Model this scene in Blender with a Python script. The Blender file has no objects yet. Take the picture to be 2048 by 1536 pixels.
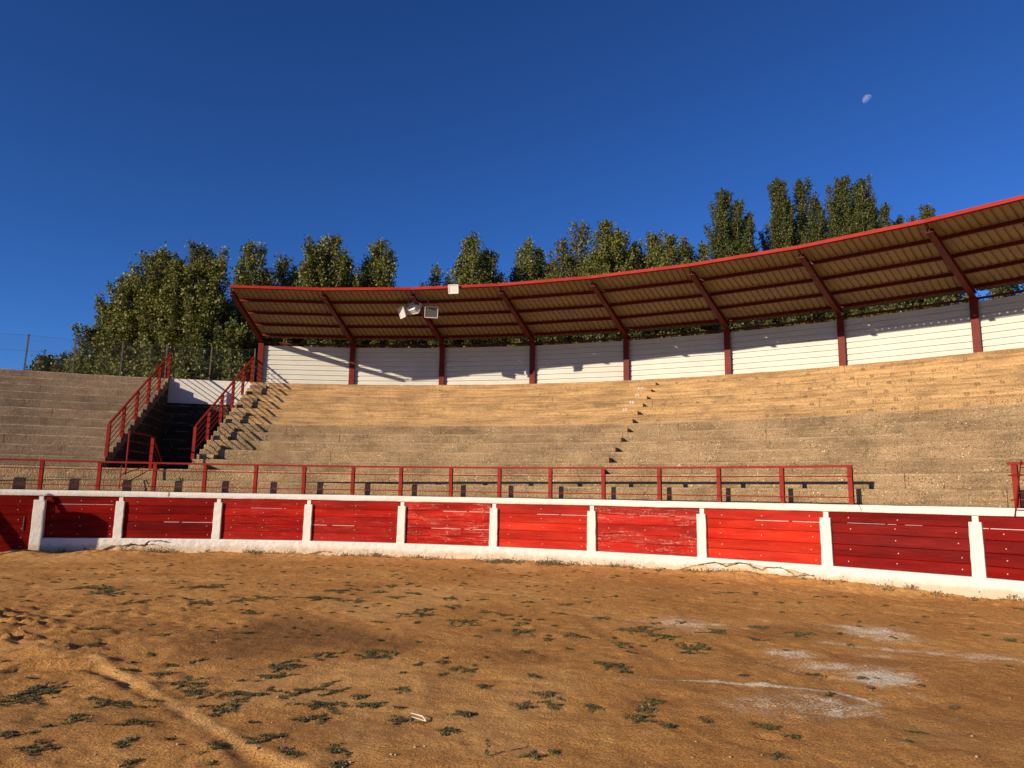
import bpy, bmesh, math, random
import numpy as np
from mathutils import Matrix, Vector

# ------------------------------------------------------------------ camera, sky, sun, exposure
SC = bpy.context.scene
COL = SC.collection
PITCH, ROLL, FPX, CAM_Z = 0.1555951, -0.0172234, 1418.753, 1.62912
SUN_AZ, SUN_EL = math.radians(-131.0), math.radians(17.3)      # direction TO the sun, azimuth from +Y towards +X
cam = bpy.data.cameras.new('camera'); camo = bpy.data.objects.new('camera', cam); COL.objects.link(camo)
cam.sensor_fit = 'HORIZONTAL'; cam.sensor_width = 36.0; cam.lens = 36.0 * FPX / 2048.0
cam.clip_start = 0.05; cam.clip_end = 5000
_F = Vector((0, math.cos(PITCH), math.sin(PITCH))); _R = Vector((1, 0, 0)); _U = Vector((0, -math.sin(PITCH), math.cos(PITCH)))
_cr, _sr = math.cos(ROLL), math.sin(ROLL)
_X = _R * _cr - _U * _sr; _Y = _R * _sr + _U * _cr; _Z = -_F
camo.matrix_world = Matrix(((_X.x, _Y.x, _Z.x, 0), (_X.y, _Y.y, _Z.y, 0), (_X.z, _Y.z, _Z.z, CAM_Z), (0, 0, 0, 1)))
SC.camera = camo

W = bpy.data.worlds.new('World'); SC.world = W; W.use_nodes = True
nt = W.node_tree; bg = nt.nodes['Background']
sky = nt.nodes.new('ShaderNodeTexSky'); sky.sky_type = 'NISHITA'; sky.sun_disc = False
sky.sun_elevation = SUN_EL; sky.sun_rotation = SUN_AZ
sky.altitude = 1800; sky.air_density = 1.0; sky.dust_density = 0.25; sky.ozone_density = 3.0
hs = nt.nodes.new('ShaderNodeGamma'); hs.inputs['Gamma'].default_value = 1.25
mul = nt.nodes.new('ShaderNodeMix'); mul.data_type = 'RGBA'; mul.blend_type = 'MULTIPLY'; mul.inputs[0].default_value = 1.0; mul.inputs[7].default_value = (0.45, 0.80, 1.28, 1)
nt.links.new(sky.outputs[0], hs.inputs['Color']); nt.links.new(hs.outputs[0], mul.inputs[6]); nt.links.new(mul.outputs[2], bg.inputs[0]); bg.inputs[1].default_value = 0.053

sl = bpy.data.lights.new('sun', 'SUN'); so = bpy.data.objects.new('sun', sl); COL.objects.link(so)
sl.energy = 5.0; sl.angle = math.radians(0.5); sl.color = (1.0, 0.86, 0.66)
SDIR = Vector((math.sin(SUN_AZ) * math.cos(SUN_EL), math.cos(SUN_AZ) * math.cos(SUN_EL), math.sin(SUN_EL)))
so.rotation_euler = SDIR.to_track_quat('Z', 'Y').to_euler(); so.location = (-20, -15, 25)
VS = SC.view_settings
VS.view_transform = 'Standard'; VS.look = 'None'; VS.gamma = 1; VS.use_curve_mapping = False; VS.exposure = 0.4

# ------------------------------------------------------------------ layout of the ring
CX, CY = -6.57693, -1.08784
R0, TREAD, Z0, RISE = 20.42, 0.607, 1.87, 0.3175
A_L, A_R = -0.62, 1.50
GAP_L, GAP_R = -0.2235, -0.1172
COLS = [-0.110 + 0.125 * i for i in range(11)]
rnd = random.Random(7); rng = np.random.default_rng(11)

def er(a): return Vector((math.sin(a), math.cos(a), 0))
def et(a): return Vector((math.cos(a), -math.sin(a), 0))
def P(a, R, z): return Vector((CX + R * math.sin(a), CY + R * math.cos(a), z))

# ------------------------------------------------------------------ value noise (numpy)
def _hash(ix, iy, s):
    n = (ix.astype(np.int64) * 374761393 + iy.astype(np.int64) * 668265263 + s * 974634777) & 0x7fffffff
    n = ((n ^ (n >> 13)) * 1274126177) & 0x7fffffff
    return ((n ^ (n >> 16)) & 0xffff) / 65535.0
def vnoise(x, y, s=0):
    x = np.asarray(x, float); y = np.asarray(y, float)
    ix = np.floor(x); iy = np.floor(y); fx = x - ix; fy = y - iy
    fx = fx * fx * (3 - 2 * fx); fy = fy * fy * (3 - 2 * fy)
    a = _hash(ix, iy, s); b = _hash(ix + 1, iy, s); c = _hash(ix, iy + 1, s); d = _hash(ix + 1, iy + 1, s)
    return (a + (b - a) * fx) * (1 - fy) + (c + (d - c) * fx) * fy
def fbm(x, y, o=4, s=0):
    r = 0.0; amp = 0.5
    for k in range(o):
        r = r + amp * (vnoise(x, y, s + k * 17) - 0.5); x = np.asarray(x) * 2.03 + 5.1; y = np.asarray(y) * 2.03 + 1.7; amp *= 0.5
    return r * 2
def sstep(a, b, x):
    t = np.clip((x - a) / (b - a), 0, 1); return t * t * (3 - 2 * t)
def seg_dist(x, y, pts):
    best = np.full(np.shape(x), 1e9); along = np.zeros(np.shape(x)); acc = 0.0
    for (ax, ay), (bx, by) in zip(pts[:-1], pts[1:]):
        L = math.hypot(bx - ax, by - ay); t = np.clip(((x - ax) * (bx - ax) + (y - ay) * (by - ay)) / (L * L), 0, 1)
        dd = np.hypot(x - ax - t * (bx - ax), y - ay - t * (by - ay))
        along = np.where(dd < best, acc + t * L, along); best = np.minimum(best, dd); acc += L
    return best, along

def side(x, y, pts):
    # +1 left-below of the line, -1 right-above it (the line runs down to the right)
    best = np.full(np.shape(x), 1e9); sg = np.zeros(np.shape(x))
    for (ax, ay), (bx, by) in zip(pts[:-1], pts[1:]):
        L = math.hypot(bx - ax, by - ay); t = np.clip(((x - ax) * (bx - ax) + (y - ay) * (by - ay)) / (L * L), 0, 1)
        dd = np.hypot(x - ax - t * (bx - ax), y - ay - t * (by - ay)); cr = (bx - ax) * (y - ay) - (by - ay) * (x - ax)
        sg = np.where(dd < best, np.where(cr < 0, 1.0, -1.0), sg); best = np.minimum(best, dd)
    return sg

# ------------------------------------------------------------------ materials
def newmat(name):
    m = bpy.data.materials.new(name); m.use_nodes = True
    t = m.node_tree; b = t.nodes['Principled BSDF']
    return m, t, b
def N(t, typ, **kw):
    n = t.nodes.new(typ)
    for k, v in kw.items():
        if k in n.inputs: n.inputs[k].default_value = v
        else: setattr(n, k, v)
    return n
def coords(t, scale=(1, 1, 1)):
    tc = t.nodes.new('ShaderNodeTexCoord'); mp = t.nodes.new('ShaderNodeMapping'); mp.inputs['Scale'].default_value = scale
    t.links.new(tc.outputs['Object'], mp.inputs[0]); return mp.outputs[0]
def ramp(t, fac, stops):
    r = t.nodes.new('ShaderNodeValToRGB'); e = r.color_ramp.elements
    while len(e) < len(stops): e.new(0.5)
    for el, (p, c) in zip(e, stops):
        el.position = p; el.color = (c[0], c[1], c[2], 1) if not isinstance(c, (int, float)) else (c, c, c, 1)
    t.links.new(fac, r.inputs[0]); return r.outputs[0]
def mix(t, fac, a, b, mode='MIX'):
    m = t.nodes.new('ShaderNodeMix'); m.data_type = 'RGBA'; m.blend_type = mode; m.clamp_factor = True
    for s, v in ((m.inputs[0], fac), (m.inputs[6], a), (m.inputs[7], b)):
        if hasattr(v, 'is_output'): t.links.new(v, s)
        elif isinstance(v, (int, float)): s.default_value = v
        else: s.default_value = (v[0], v[1], v[2], 1)
    return m.outputs[2]
def math_n(t, op, a, b=0.0, clamp=False):
    m = t.nodes.new('ShaderNodeMath'); m.operation = op; m.use_clamp = clamp
    for s, v in zip(m.inputs, (a, b)):
        if hasattr(v, 'is_output'): t.links.new(v, s)
        else: s.default_value = v
    return m.outputs[0]
def noise(t, vec, scale, detail=4, rough=0.55):
    n = N(t, 'ShaderNodeTexNoise', Scale=scale, Detail=detail, Roughness=rough); t.links.new(vec, n.inputs['Vector']); return n.outputs[0]
def bump(t, b, h, strength=0.5, dist=0.01):
    n = N(t, 'ShaderNodeBump', Strength=strength, Distance=dist); t.links.new(h, n.inputs['Height']); t.links.new(n.outputs[0], b.inputs['Normal'])

def simple(name, c1, c2, scale=3.0, rough=0.5, spec=0.5, bs=0.0, bscale=40.0, metal=0.0):
    m, t, b = newmat(name); v = coords(t)
    f = noise(t, v, scale, 6)
    t.links.new(ramp(t, f, ((0.3, c1), (0.7, c2))), b.inputs['Base Color'])
    b.inputs['Roughness'].default_value = rough; b.inputs['Specular IOR Level'].default_value = spec; b.inputs['Metallic'].default_value = metal
    if bs: bump(t, b, noise(t, v, bscale, 4), bs, 0.01)
    return m

def concrete(name, lo, hi, pebble, streak, board=0.0, edge=(0.50, 0.36, 0.22)):
    m, t, b = newmat(name); v = coords(t)
    st = coords(t, (0.5, 0.5, 9.0))
    big = noise(t, v, 0.9, 5, 0.6); fine = noise(t, v, 26, 5, 0.65); hor = noise(t, st, 1.6, 5, 0.6)
    f = math_n(t, 'ADD', math_n(t, 'MULTIPLY', big, 0.55), math_n(t, 'MULTIPLY', hor, streak))
    f = math_n(t, 'ADD', f, math_n(t, 'MULTIPLY', fine, 0.25))
    f = math_n(t, 'DIVIDE', f, 0.8 + streak)
    c = ramp(t, f, ((0.41, lo), (0.59, hi)))
    vo = N(t, 'ShaderNodeTexVoronoi', Scale=27.0); t.links.new(v, vo.inputs['Vector'])
    sep = t.nodes.new('ShaderNodeSeparateColor'); t.links.new(vo.outputs['Color'], sep.inputs[0])
    near = math_n(t, 'LESS_THAN', vo.outputs['Distance'], 0.42)
    patch = ramp(t, noise(t, v, 2.2, 3), ((0.40, 0.15), (0.62, 1.0)))
    light = math_n(t, 'MULTIPLY', math_n(t, 'MULTIPLY', math_n(t, 'GREATER_THAN', sep.outputs[0], 0.965 - 0.03 * pebble), near), patch)
    dark = math_n(t, 'MULTIPLY', math_n(t, 'MULTIPLY', math_n(t, 'LESS_THAN', sep.outputs[0], 0.06 + 0.20 * pebble), near), patch)
    c = mix(t, math_n(t, 'MULTIPLY', dark, 0.72), c, (0.035, 0.024, 0.014))
    c = mix(t, math_n(t, 'MULTIPLY', light, 0.8 * pebble), c, (0.74, 0.62, 0.46))
    stain = ramp(t, noise(t, coords(t, (1.4, 1.4, 2.6)), 0.7, 6, 0.65), ((0.56, 0.0), (0.72, 1.0)))
    c = mix(t, math_n(t, 'MULTIPLY', stain, 0.55), c, (0.085, 0.065, 0.042))
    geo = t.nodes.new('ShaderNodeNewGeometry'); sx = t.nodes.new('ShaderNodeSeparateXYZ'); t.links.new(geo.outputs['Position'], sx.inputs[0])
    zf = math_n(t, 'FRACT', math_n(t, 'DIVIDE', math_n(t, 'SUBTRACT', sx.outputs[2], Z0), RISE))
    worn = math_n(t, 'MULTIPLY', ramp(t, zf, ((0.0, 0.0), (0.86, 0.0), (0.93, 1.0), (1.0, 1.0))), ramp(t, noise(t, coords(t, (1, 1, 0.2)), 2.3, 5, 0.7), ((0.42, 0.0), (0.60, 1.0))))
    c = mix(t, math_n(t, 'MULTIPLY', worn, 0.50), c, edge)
    grime_shade = math_n(t, 'MULTIPLY', ramp(t, zf, ((0.0, 1.0), (0.10, 0.7), (0.20, 0.0), (1.0, 0.0))), ramp(t, noise(t, coords(t, (1, 1, 0.2)), 1.4, 6, 0.7), ((0.38, 0.15), (0.62, 1.0))))  # dark line at each riser foot: grime plus step shading painted into the colour
    c = mix(t, math_n(t, 'MULTIPLY', grime_shade, 0.55), c, (0.07, 0.045, 0.026))
    oi = t.nodes.new('ShaderNodeObjectInfo'); c = mix(t, 1.0, c, ramp(t, oi.outputs['Random'], ((0.0, 0.86), (1.0, 1.10))), 'MULTIPLY')
    c = mix(t, 1.0, c, ramp(t, noise(t, v, 60, 4, 0.7), ((0.40, 0.52), (0.5, 0.98), (0.60, 1.24))), 'MULTIPLY')
    t.links.new(c, b.inputs['Base Color']); b.inputs['Roughness'].default_value = 0.92; b.inputs['Specular IOR Level'].default_value = 0.25
    h = math_n(t, 'ADD', math_n(t, 'MULTIPLY', vo.outputs['Distance'], -0.6 * pebble), fine)
    h = math_n(t, 'ADD', h, math_n(t, 'MULTIPLY', hor, 0.5 + board))
    bump(t, b, h, 0.9, 0.03)
    return m

def plank_mat(name, c1, c2, wear, wearc):
    m, t, b = newmat(name); v = coords(t); g = coords(t, (1.2, 1.2, 26.0))
    gr = noise(t, g, 2.0, 6, 0.6); big = noise(t, coords(t, (0.8, 0.8, 5.0)), 1.3, 4)
    c = ramp(t, big, ((0.35, c1), (0.65, c2)))
    gi = t.nodes.new('ShaderNodeNewGeometry'); c = mix(t, 1.0, c, ramp(t, gi.outputs['Random Per Island'], ((0.0, 0.66), (1.0, 1.16))), 'MULTIPLY')
    w = ramp(t, math_n(t, 'ADD', math_n(t, 'MULTIPLY', gr, 0.6), math_n(t, 'MULTIPLY', noise(t, v, 22, 6, 0.7), 0.4)), ((0.57 - 0.06 * wear, 0.0), (0.66, 1.0)))
    w = math_n(t, 'MULTIPLY', w, ramp(t, noise(t, coords(t, (1, 1, 5)), 1.3, 4), ((0.40, 0.0), (0.56, 1.0))))
    c = mix(t, math_n(t, 'MULTIPLY', w, wear), c, wearc)
    t.links.new(c, b.inputs['Base Color'])
    r = ramp(t, gr, ((0.3, 0.42), (0.7, 0.62))); t.links.new(r, b.inputs['Roughness']); b.inputs['Specular IOR Level'].default_value = 0.06
    bump(t, b, math_n(t, 'ADD', gr, math_n(t, 'MULTIPLY', noise(t, v, 60, 4), 0.35)), 0.35, 0.012)
    return m

def plaster(name, col, dirt):
    m, t, b = newmat(name); v = coords(t)
    n1 = noise(t, v, 1.7, 6, 0.65); n2 = noise(t, v, 9, 6, 0.7)
    c = mix(t, math_n(t, 'MULTIPLY', ramp(t, n1, ((0.5, 0.0), (0.75, 1.0))), dirt), col, (0.50, 0.44, 0.36))
    sp = ramp(t, n2, ((0.63, 0.0), (0.70, 1.0)))
    c = mix(t, math_n(t, 'MULTIPLY', sp, 0.35 * dirt + 0.08), c, (0.36, 0.31, 0.26))
    # earth splashed on the lowest hand's breadth, with its own ragged outline
    tc = t.nodes.new('ShaderNodeTexCoord'); sx = t.nodes.new('ShaderNodeSeparateXYZ'); geo = t.nodes.new('ShaderNodeNewGeometry')
    t.links.new(geo.outputs['Position'], sx.inputs[0])
    zz = math_n(t, 'ADD', sx.outputs[2], math_n(t, 'MULTIPLY', noise(t, v, 5, 6, 0.7), -0.30))
    e = ramp(t, zz, ((0.0, 1.0), (0.10, 0.0))); 
    c = mix(t, math_n(t, 'MULTIPLY', e, 0.6), c, (0.46, 0.28, 0.13))
    t.links.new(c, b.inputs['Base Color']); b.inputs['Roughness'].default_value = 0.85; b.inputs['Specular IOR Level'].default_value = 0.25
    bump(t, b, math_n(t, 'ADD', math_n(t, 'MULTIPLY', n2, 1.0), math_n(t, 'MULTIPLY', noise(t, v, 34, 5, 0.6), 0.5)), 0.55, 0.03)
    return m

def leafmat(name, a, b_, c_):
    m, t, b = newmat(name)
    g = t.nodes.new('ShaderNodeNewGeometry')
    col = ramp(t, g.outputs['Random Per Island'], ((0.0, a), (0.6, b_), (1.0, c_)))
    t.links.new(col, b.inputs['Base Color']); b.inputs['Roughness'].default_value = 0.5; b.inputs['Specular IOR Level'].default_value = 0.28
    tr = t.nodes.new('ShaderNodeBsdfTranslucent'); t.links.new(col, tr.inputs[0])
    mx = t.nodes.new('ShaderNodeMixShader'); mx.inputs[0].default_value = 0.22
    t.links.new(b.outputs[0], mx.inputs[1]); t.links.new(tr.outputs[0], mx.inputs[2])
    t.links.new(mx.outputs[0], t.nodes['Material Output'].inputs[0])
    return m

def sand_mat():
    m, t, b = newmat('sand'); v = coords(t)
    la = N(t, 'ShaderNodeAttribute', attribute_name='lime'); da = N(t, 'ShaderNodeAttribute', attribute_name='damp'); pa = N(t, 'ShaderNodeAttribute', attribute_name='pale')
    n1 = noise(t, v, 0.55, 6, 0.6); n2 = noise(t, v, 7, 7, 0.7); n3 = noise(t, v, 75, 5, 0.7)
    f = math_n(t, 'ADD', math_n(t, 'MULTIPLY', n1, 0.55), math_n(t, 'MULTIPLY', n2, 0.45))
    c = ramp(t, f, ((0.34, (0.43, 0.182, 0.046)), (0.52, (0.60, 0.280, 0.078)), (0.68, (0.72, 0.375, 0.118))))
    gr = ramp(t, n3, ((0.40, 0.50), (0.5, 0.98), (0.60, 1.25)))
    c = mix(t, 1.0, c, gr, 'MULTIPLY')
    peb = N(t, 'ShaderNodeTexVoronoi', Scale=30.0); t.links.new(v, peb.inputs['Vector'])
    sp = t.nodes.new('ShaderNodeSeparateColor'); t.links.new(peb.outputs['Color'], sp.inputs[0])
    pk = math_n(t, 'MULTIPLY', math_n(t, 'GREATER_THAN', sp.outputs[0], 0.985), math_n(t, 'LESS_THAN', peb.outputs['Distance'], 0.28))
    c = mix(t, math_n(t, 'MULTIPLY', pk, 0.6), c, (0.66, 0.54, 0.40))
    c = mix(t, math_n(t, 'MULTIPLY', pa.outputs['Fac'], 0.6), c, (0.76, 0.43, 0.16))
    dm = math_n(t, 'MULTIPLY', da.outputs['Fac'], ramp(t, n2, ((0.30, 0.5), (0.62, 1.0))))
    c = mix(t, math_n(t, 'MULTIPLY', dm, 0.82), c, (0.165, 0.072, 0.026))
    lm = math_n(t, 'ADD', la.outputs['Fac'], math_n(t, 'MULTIPLY', math_n(t, 'SUBTRACT', noise(t, v, 46, 7, 0.8), 0.5), 4.2))
    lm = math_n(t, 'ADD', lm, math_n(t, 'MULTIPLY', math_n(t, 'SUBTRACT', noise(t, v, 4, 6, 0.75), 0.5), 2.0))
    lm = math_n(t, 'MULTIPLY', ramp(t, lm, ((0.42, 0.0), (0.82, 1.0))), math_n(t, 'MULTIPLY', la.outputs['Fac'], 2.2, True))
    c = mix(t, math_n(t, 'MULTIPLY', lm, 0.95, True), c, (0.86, 0.74, 0.57))
    t.links.new(c, b.inputs['Base Color']); b.inputs['Roughness'].default_value = 0.95; b.inputs['Specular IOR Level'].default_value = 0.15
    h = math_n(t, 'ADD', math_n(t, 'MULTIPLY', n2, 1.0), math_n(t, 'MULTIPLY', noise(t, v, 30, 6, 0.72), 0.8))
    h = math_n(t, 'ADD', h, math_n(t, 'MULTIPLY', n3, 0.30))
    bump(t, b, h, 1.0, 0.035)
    return m

M = {}
M['sand'] = sand_mat()
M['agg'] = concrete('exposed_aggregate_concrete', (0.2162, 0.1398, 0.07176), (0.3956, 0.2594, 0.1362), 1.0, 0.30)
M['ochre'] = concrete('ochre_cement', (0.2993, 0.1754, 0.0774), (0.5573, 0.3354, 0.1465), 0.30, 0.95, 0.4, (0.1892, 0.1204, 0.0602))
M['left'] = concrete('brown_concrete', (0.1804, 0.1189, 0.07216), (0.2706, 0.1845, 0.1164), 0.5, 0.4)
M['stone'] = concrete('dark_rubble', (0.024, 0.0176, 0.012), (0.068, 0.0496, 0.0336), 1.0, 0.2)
M['white'] = plaster('whitewash', (0.6142, 0.5768, 0.5104), 0.40)
M['bare'] = plaster('bare_plaster', (0.528, 0.416, 0.288), 0.7)
M['clad'] = simple('white_cladding', (0.495, 0.474, 0.415), (0.555, 0.532, 0.468), 1.2, 0.5, 0.2, 0.05, 8)
M['plank'] = plank_mat('red_plank_paint', (0.115, 0.0016, 0.0010), (0.20, 0.0035, 0.0018), 0.22, (0.30, 0.06, 0.035))
M['plankmid'] = plank_mat('sunned_red_plank_paint', (0.22, 0.00384, 0.0016), (0.341, 0.009, 0.0035), 0.6, (0.46, 0.13, 0.085))
M['plankworn'] = plank_mat('worn_red_plank_paint', (0.244, 0.0049, 0.00198), (0.4392, 0.014, 0.00495), 0.9, (0.56, 0.26, 0.18))
M['plankbright'] = plank_mat('fresh_red_plank_paint', (0.3523, 0.01026, 0.003344), (0.5007, 0.02462, 0.007524), 0.4, (0.456, 0.152, 0.0912))
M['redmetal'] = simple('red_metal_paint', (0.176, 0.0112, 0.0064), (0.248, 0.0176, 0.0104), 4, 0.55, 0.10, 0.12, 30)
M['oxide'] = simple('red_oxide_steel', (0.102, 0.00884, 0.00408), (0.1496, 0.01428, 0.0068), 3, 0.55, 0.15, 0.12, 30)
M['fascia'] = simple('bright_red_fascia', (0.2264, 0.008177, 0.003774), (0.3145, 0.01635, 0.006919), 3, 0.55, 0.10, 0.15, 14)
M['sheet'] = simple('beige_roof_sheet', (0.285, 0.212, 0.122), (0.345, 0.258, 0.152), 1.5, 0.6, 0.2)
M['bolt'] = simple('pale_bolt_head', (0.46, 0.34, 0.28), (0.60, 0.48, 0.42), 20, 0.5)
M['black'] = simple('black_paint', (0.02, 0.02, 0.02), (0.035, 0.03, 0.028), 5, 0.5)
M['numpaint'] = simple('faded_black_numerals', (0.085, 0.055, 0.03), (0.24, 0.155, 0.08), 26, 0.9)
M['whitepaint'] = simple('white_numerals', (0.70, 0.66, 0.60), (0.82, 0.79, 0.74), 30, 0.8)
M['lampwhite'] = simple('white_lamp_housing', (0.624, 0.624, 0.608), (0.672, 0.672, 0.656), 6, 0.4)
M['lampgrey'] = simple('grey_lamp_housing', (0.24, 0.23, 0.21), (0.32, 0.31, 0.28), 6, 0.45)
M['wire'] = simple('galvanised_wire', (0.035, 0.036, 0.038), (0.07, 0.072, 0.075), 8, 0.6, 0.3)
M['fencepost'] = simple('rusty_fence_post', (0.07, 0.045, 0.03), (0.14, 0.09, 0.06), 12, 0.7)
M['bark'] = simple('poplar_bark', (0.16, 0.13, 0.10), (0.34, 0.30, 0.24), 6, 0.9, 0.2, 0.5, 20)
M['leaf'] = leafmat('poplar_leaves', (0.0598, 0.0713, 0.0138), (0.1265, 0.1334, 0.02415), (0.2415, 0.2185, 0.0483))
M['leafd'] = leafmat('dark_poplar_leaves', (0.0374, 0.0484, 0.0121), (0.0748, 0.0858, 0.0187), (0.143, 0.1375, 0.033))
M['leafy'] = leafmat('yellowing_poplar_leaves', (0.055, 0.060, 0.014), (0.100, 0.100, 0.022), (0.180, 0.150, 0.040))
M['weed'] = leafmat('weed_leaves', (0.0624, 0.0649, 0.02246), (0.1061, 0.1061, 0.03744), (0.1872, 0.156, 0.0624))
M['pebble'] = simple('pebbles', (0.225, 0.135, 0.0675), (0.465, 0.345, 0.225), 9, 0.9)
M['gap'] = simple('open_crack', (0.07, 0.045, 0.025), (0.20, 0.14, 0.08), 20, 0.95)
M['dry'] = simple('dry_stems', (0.14, 0.09, 0.04), (0.28, 0.19, 0.09), 20, 0.9)
M['twig'] = simple('bleached_twig', (0.62, 0.54, 0.44), (0.78, 0.70, 0.60), 20, 0.8)
m_, t_, b_ = newmat('lamp_glass'); b_.inputs['Base Color'].default_value = (0.10, 0.10, 0.10, 1); b_.inputs['Roughness'].default_value = 0.08; M['glass'] = m_
m_, t_, b_ = newmat('led_lens'); b_.inputs['Base Color'].default_value = (0.62, 0.55, 0.52, 1); b_.inputs['Roughness'].default_value = 0.2; M['led'] = m_
m_, t_, b_ = newmat('rubber'); b_.inputs['Base Color'].default_value = (0.02, 0.02, 0.02, 1); b_.inputs['Roughness'].default_value = 0.8; M['rubber'] = m_

# ------------------------------------------------------------------ object helpers
def tag(o, label=None, cat=None, group=None, kind=None):
    if label: o['label'] = label
    if cat: o['category'] = cat
    if group: o['group'] = group
    if kind: o['kind'] = kind
    return o
def thing(name, loc, label, cat, group=None):
    o = bpy.data.objects.new(name, None); COL.objects.link(o); o.location = loc; o.empty_display_size = 0.2
    return tag(o, label, cat, group)
def origin(o):
    v = Vector((0, 0, 0))
    while o is not None: v = v + Vector(o.location); o = o.parent
    return v
class MB:
    def __init__(s): s.v = []; s.f = []; s.m = []
    def add(s, vs, fs, mi=0):
        n = len(s.v); s.v += [tuple(v) for v in vs]; s.f += [tuple(i + n for i in f) for f in fs]; s.m += [mi] * len(fs)
    def hexa(s, p, mi=0):      # p: bottom 4 ccw, top 4
        s.add(p, [(3, 2, 1, 0), (4, 5, 6, 7), (0, 1, 5, 4), (1, 2, 6, 5), (2, 3, 7, 6), (3, 0, 4, 7)], mi)
    def box(s, c, ax, ay, az, mi=0):
        c = Vector(c); p = []
        for k in (-1, 1):
            for i, j in ((-1, -1), (1, -1), (1, 1), (-1, 1)): p.append(c + ax * i + ay * j + az * k)
        s.hexa(p, mi)
    def bar(s, p0, p1, w, h, up=Vector((0, 0, 1)), mi=0):
        p0 = Vector(p0); p1 = Vector(p1); d = (p1 - p0).normalized(); x = d.cross(up).normalized(); y = x.cross(d)
        a = x * w / 2; b = y * h / 2
        s.hexa([p0 - a - b, p0 + a - b, p1 + a - b, p1 - a - b, p0 - a + b, p0 + a + b, p1 + a + b, p1 - a + b], mi)
    def tube(s, p0, p1, r0, r1=None, n=6, mi=0, cap=True):
        p0 = Vector(p0); p1 = Vector(p1); r1 = r0 if r1 is None else r1; d = (p1 - p0).normalized()
        x = d.orthogonal().normalized(); y = d.cross(x); vs = []
        for p, r in ((p0, r0), (p1, r1)):
            for i in range(n):
                t = 2 * math.pi * i / n; vs.append(p + (x * math.cos(t) + y * math.sin(t)) * r)
        fs = [(i, (i + 1) % n, n + (i + 1) % n, n + i) for i in range(n)]
        if cap: fs += [tuple(range(n - 1, -1, -1)), tuple(range(n, 2 * n))]
        s.add(vs, fs, mi)
    def rbox(s, a0, a1, Ra, Rb, z0, z1, n=1, mi=0, caps=True):   # curved box along the ring
        vs = []
        for i in range(n + 1):
            a = a0 + (a1 - a0) * i / n
            vs += [P(a, Ra, z0), P(a, Rb, z0), P(a, Rb, z1), P(a, Ra, z1)]
        fs = []
        for i in range(n):
            k = 4 * i
            fs += [(k, k + 4, k + 5, k + 1), (k + 1, k + 5, k + 6, k + 2), (k + 2, k + 6, k + 7, k + 3), (k + 3, k + 7, k + 4, k)]
        if caps: fs += [(0, 1, 2, 3), (4 * n + 3, 4 * n + 2, 4 * n + 1, 4 * n)]
        s.add(vs, fs, mi)
    def build(s, name, mats, parent=None, bevel=0, seg=2, smooth=False, local=False):
        me = bpy.data.meshes.new(name); off = Vector((0, 0, 0)) if (parent is None or local) else origin(parent)
        me.from_pydata([(v[0] - off.x, v[1] - off.y, v[2] - off.z) for v in s.v], [], s.f)
        for m in (mats if isinstance(mats, (list, tuple)) else [mats]): me.materials.append(m)
        me.polygons.foreach_set('material_index', s.m)
        bm = bmesh.new(); bm.from_mesh(me); bmesh.ops.recalc_face_normals(bm, faces=bm.faces)
        if bevel: bmesh.ops.bevel(bm, geom=[e for e in bm.edges if len(e.link_faces) == 2 and e.calc_face_angle(0) > 0.5], offset=bevel, segments=seg, affect='EDGES', profile=0.6)
        bm.to_mesh(me); bm.free()
        if smooth: me.polygons.foreach_set('use_smooth', [True] * len(me.polygons))
        o = bpy.data.objects.new(name, me); COL.objects.link(o)
        if parent is not None: o.parent = parent
        return o
def ibeam(mb, p0, p1, w, h, up, t=0.012, mi=0):
    p0 = Vector(p0); p1 = Vector(p1); d = (p1 - p0).normalized(); x = d.cross(up).normalized(); y = x.cross(d)
    mb.bar(p0 + y * (h / 2 - t / 2), p1 + y * (h / 2 - t / 2), w, t, up, mi); mb.bar(p0 - y * (h / 2 - t / 2), p1 - y * (h / 2 - t / 2), w, t, up, mi)
    mb.bar(p0, p1, t, h - 2 * t, up, mi)
def npmesh(name, verts, faces, mats, parent=None, midx=None, smooth=False, k=4):
    me = bpy.data.meshes.new(name); off = np.array(origin(parent)) if parent is not None else np.zeros(3)
    verts = np.asarray(verts, float) - off; faces = np.asarray(faces, np.int32)
    me.vertices.add(len(verts)); me.vertices.foreach_set('co', verts.ravel())
    me.loops.add(faces.size); me.loops.foreach_set('vertex_index', faces.ravel())
    me.polygons.add(len(faces)); me.polygons.foreach_set('loop_start', np.arange(0, faces.size, k, dtype=np.int32)); me.polygons.foreach_set('loop_total', np.full(len(faces), k, np.int32))
    for m in (mats if isinstance(mats, (list, tuple)) else [mats]): me.materials.append(m)
    if midx is not None: me.polygons.foreach_set('material_index', np.asarray(midx, np.int32))
    if smooth: me.polygons.foreach_set('use_smooth', np.ones(len(faces), bool))
    me.update(); me.validate()
    o = bpy.data.objects.new(name, me); COL.objects.link(o)
    if parent is not None: o.parent = parent
    return o

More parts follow.
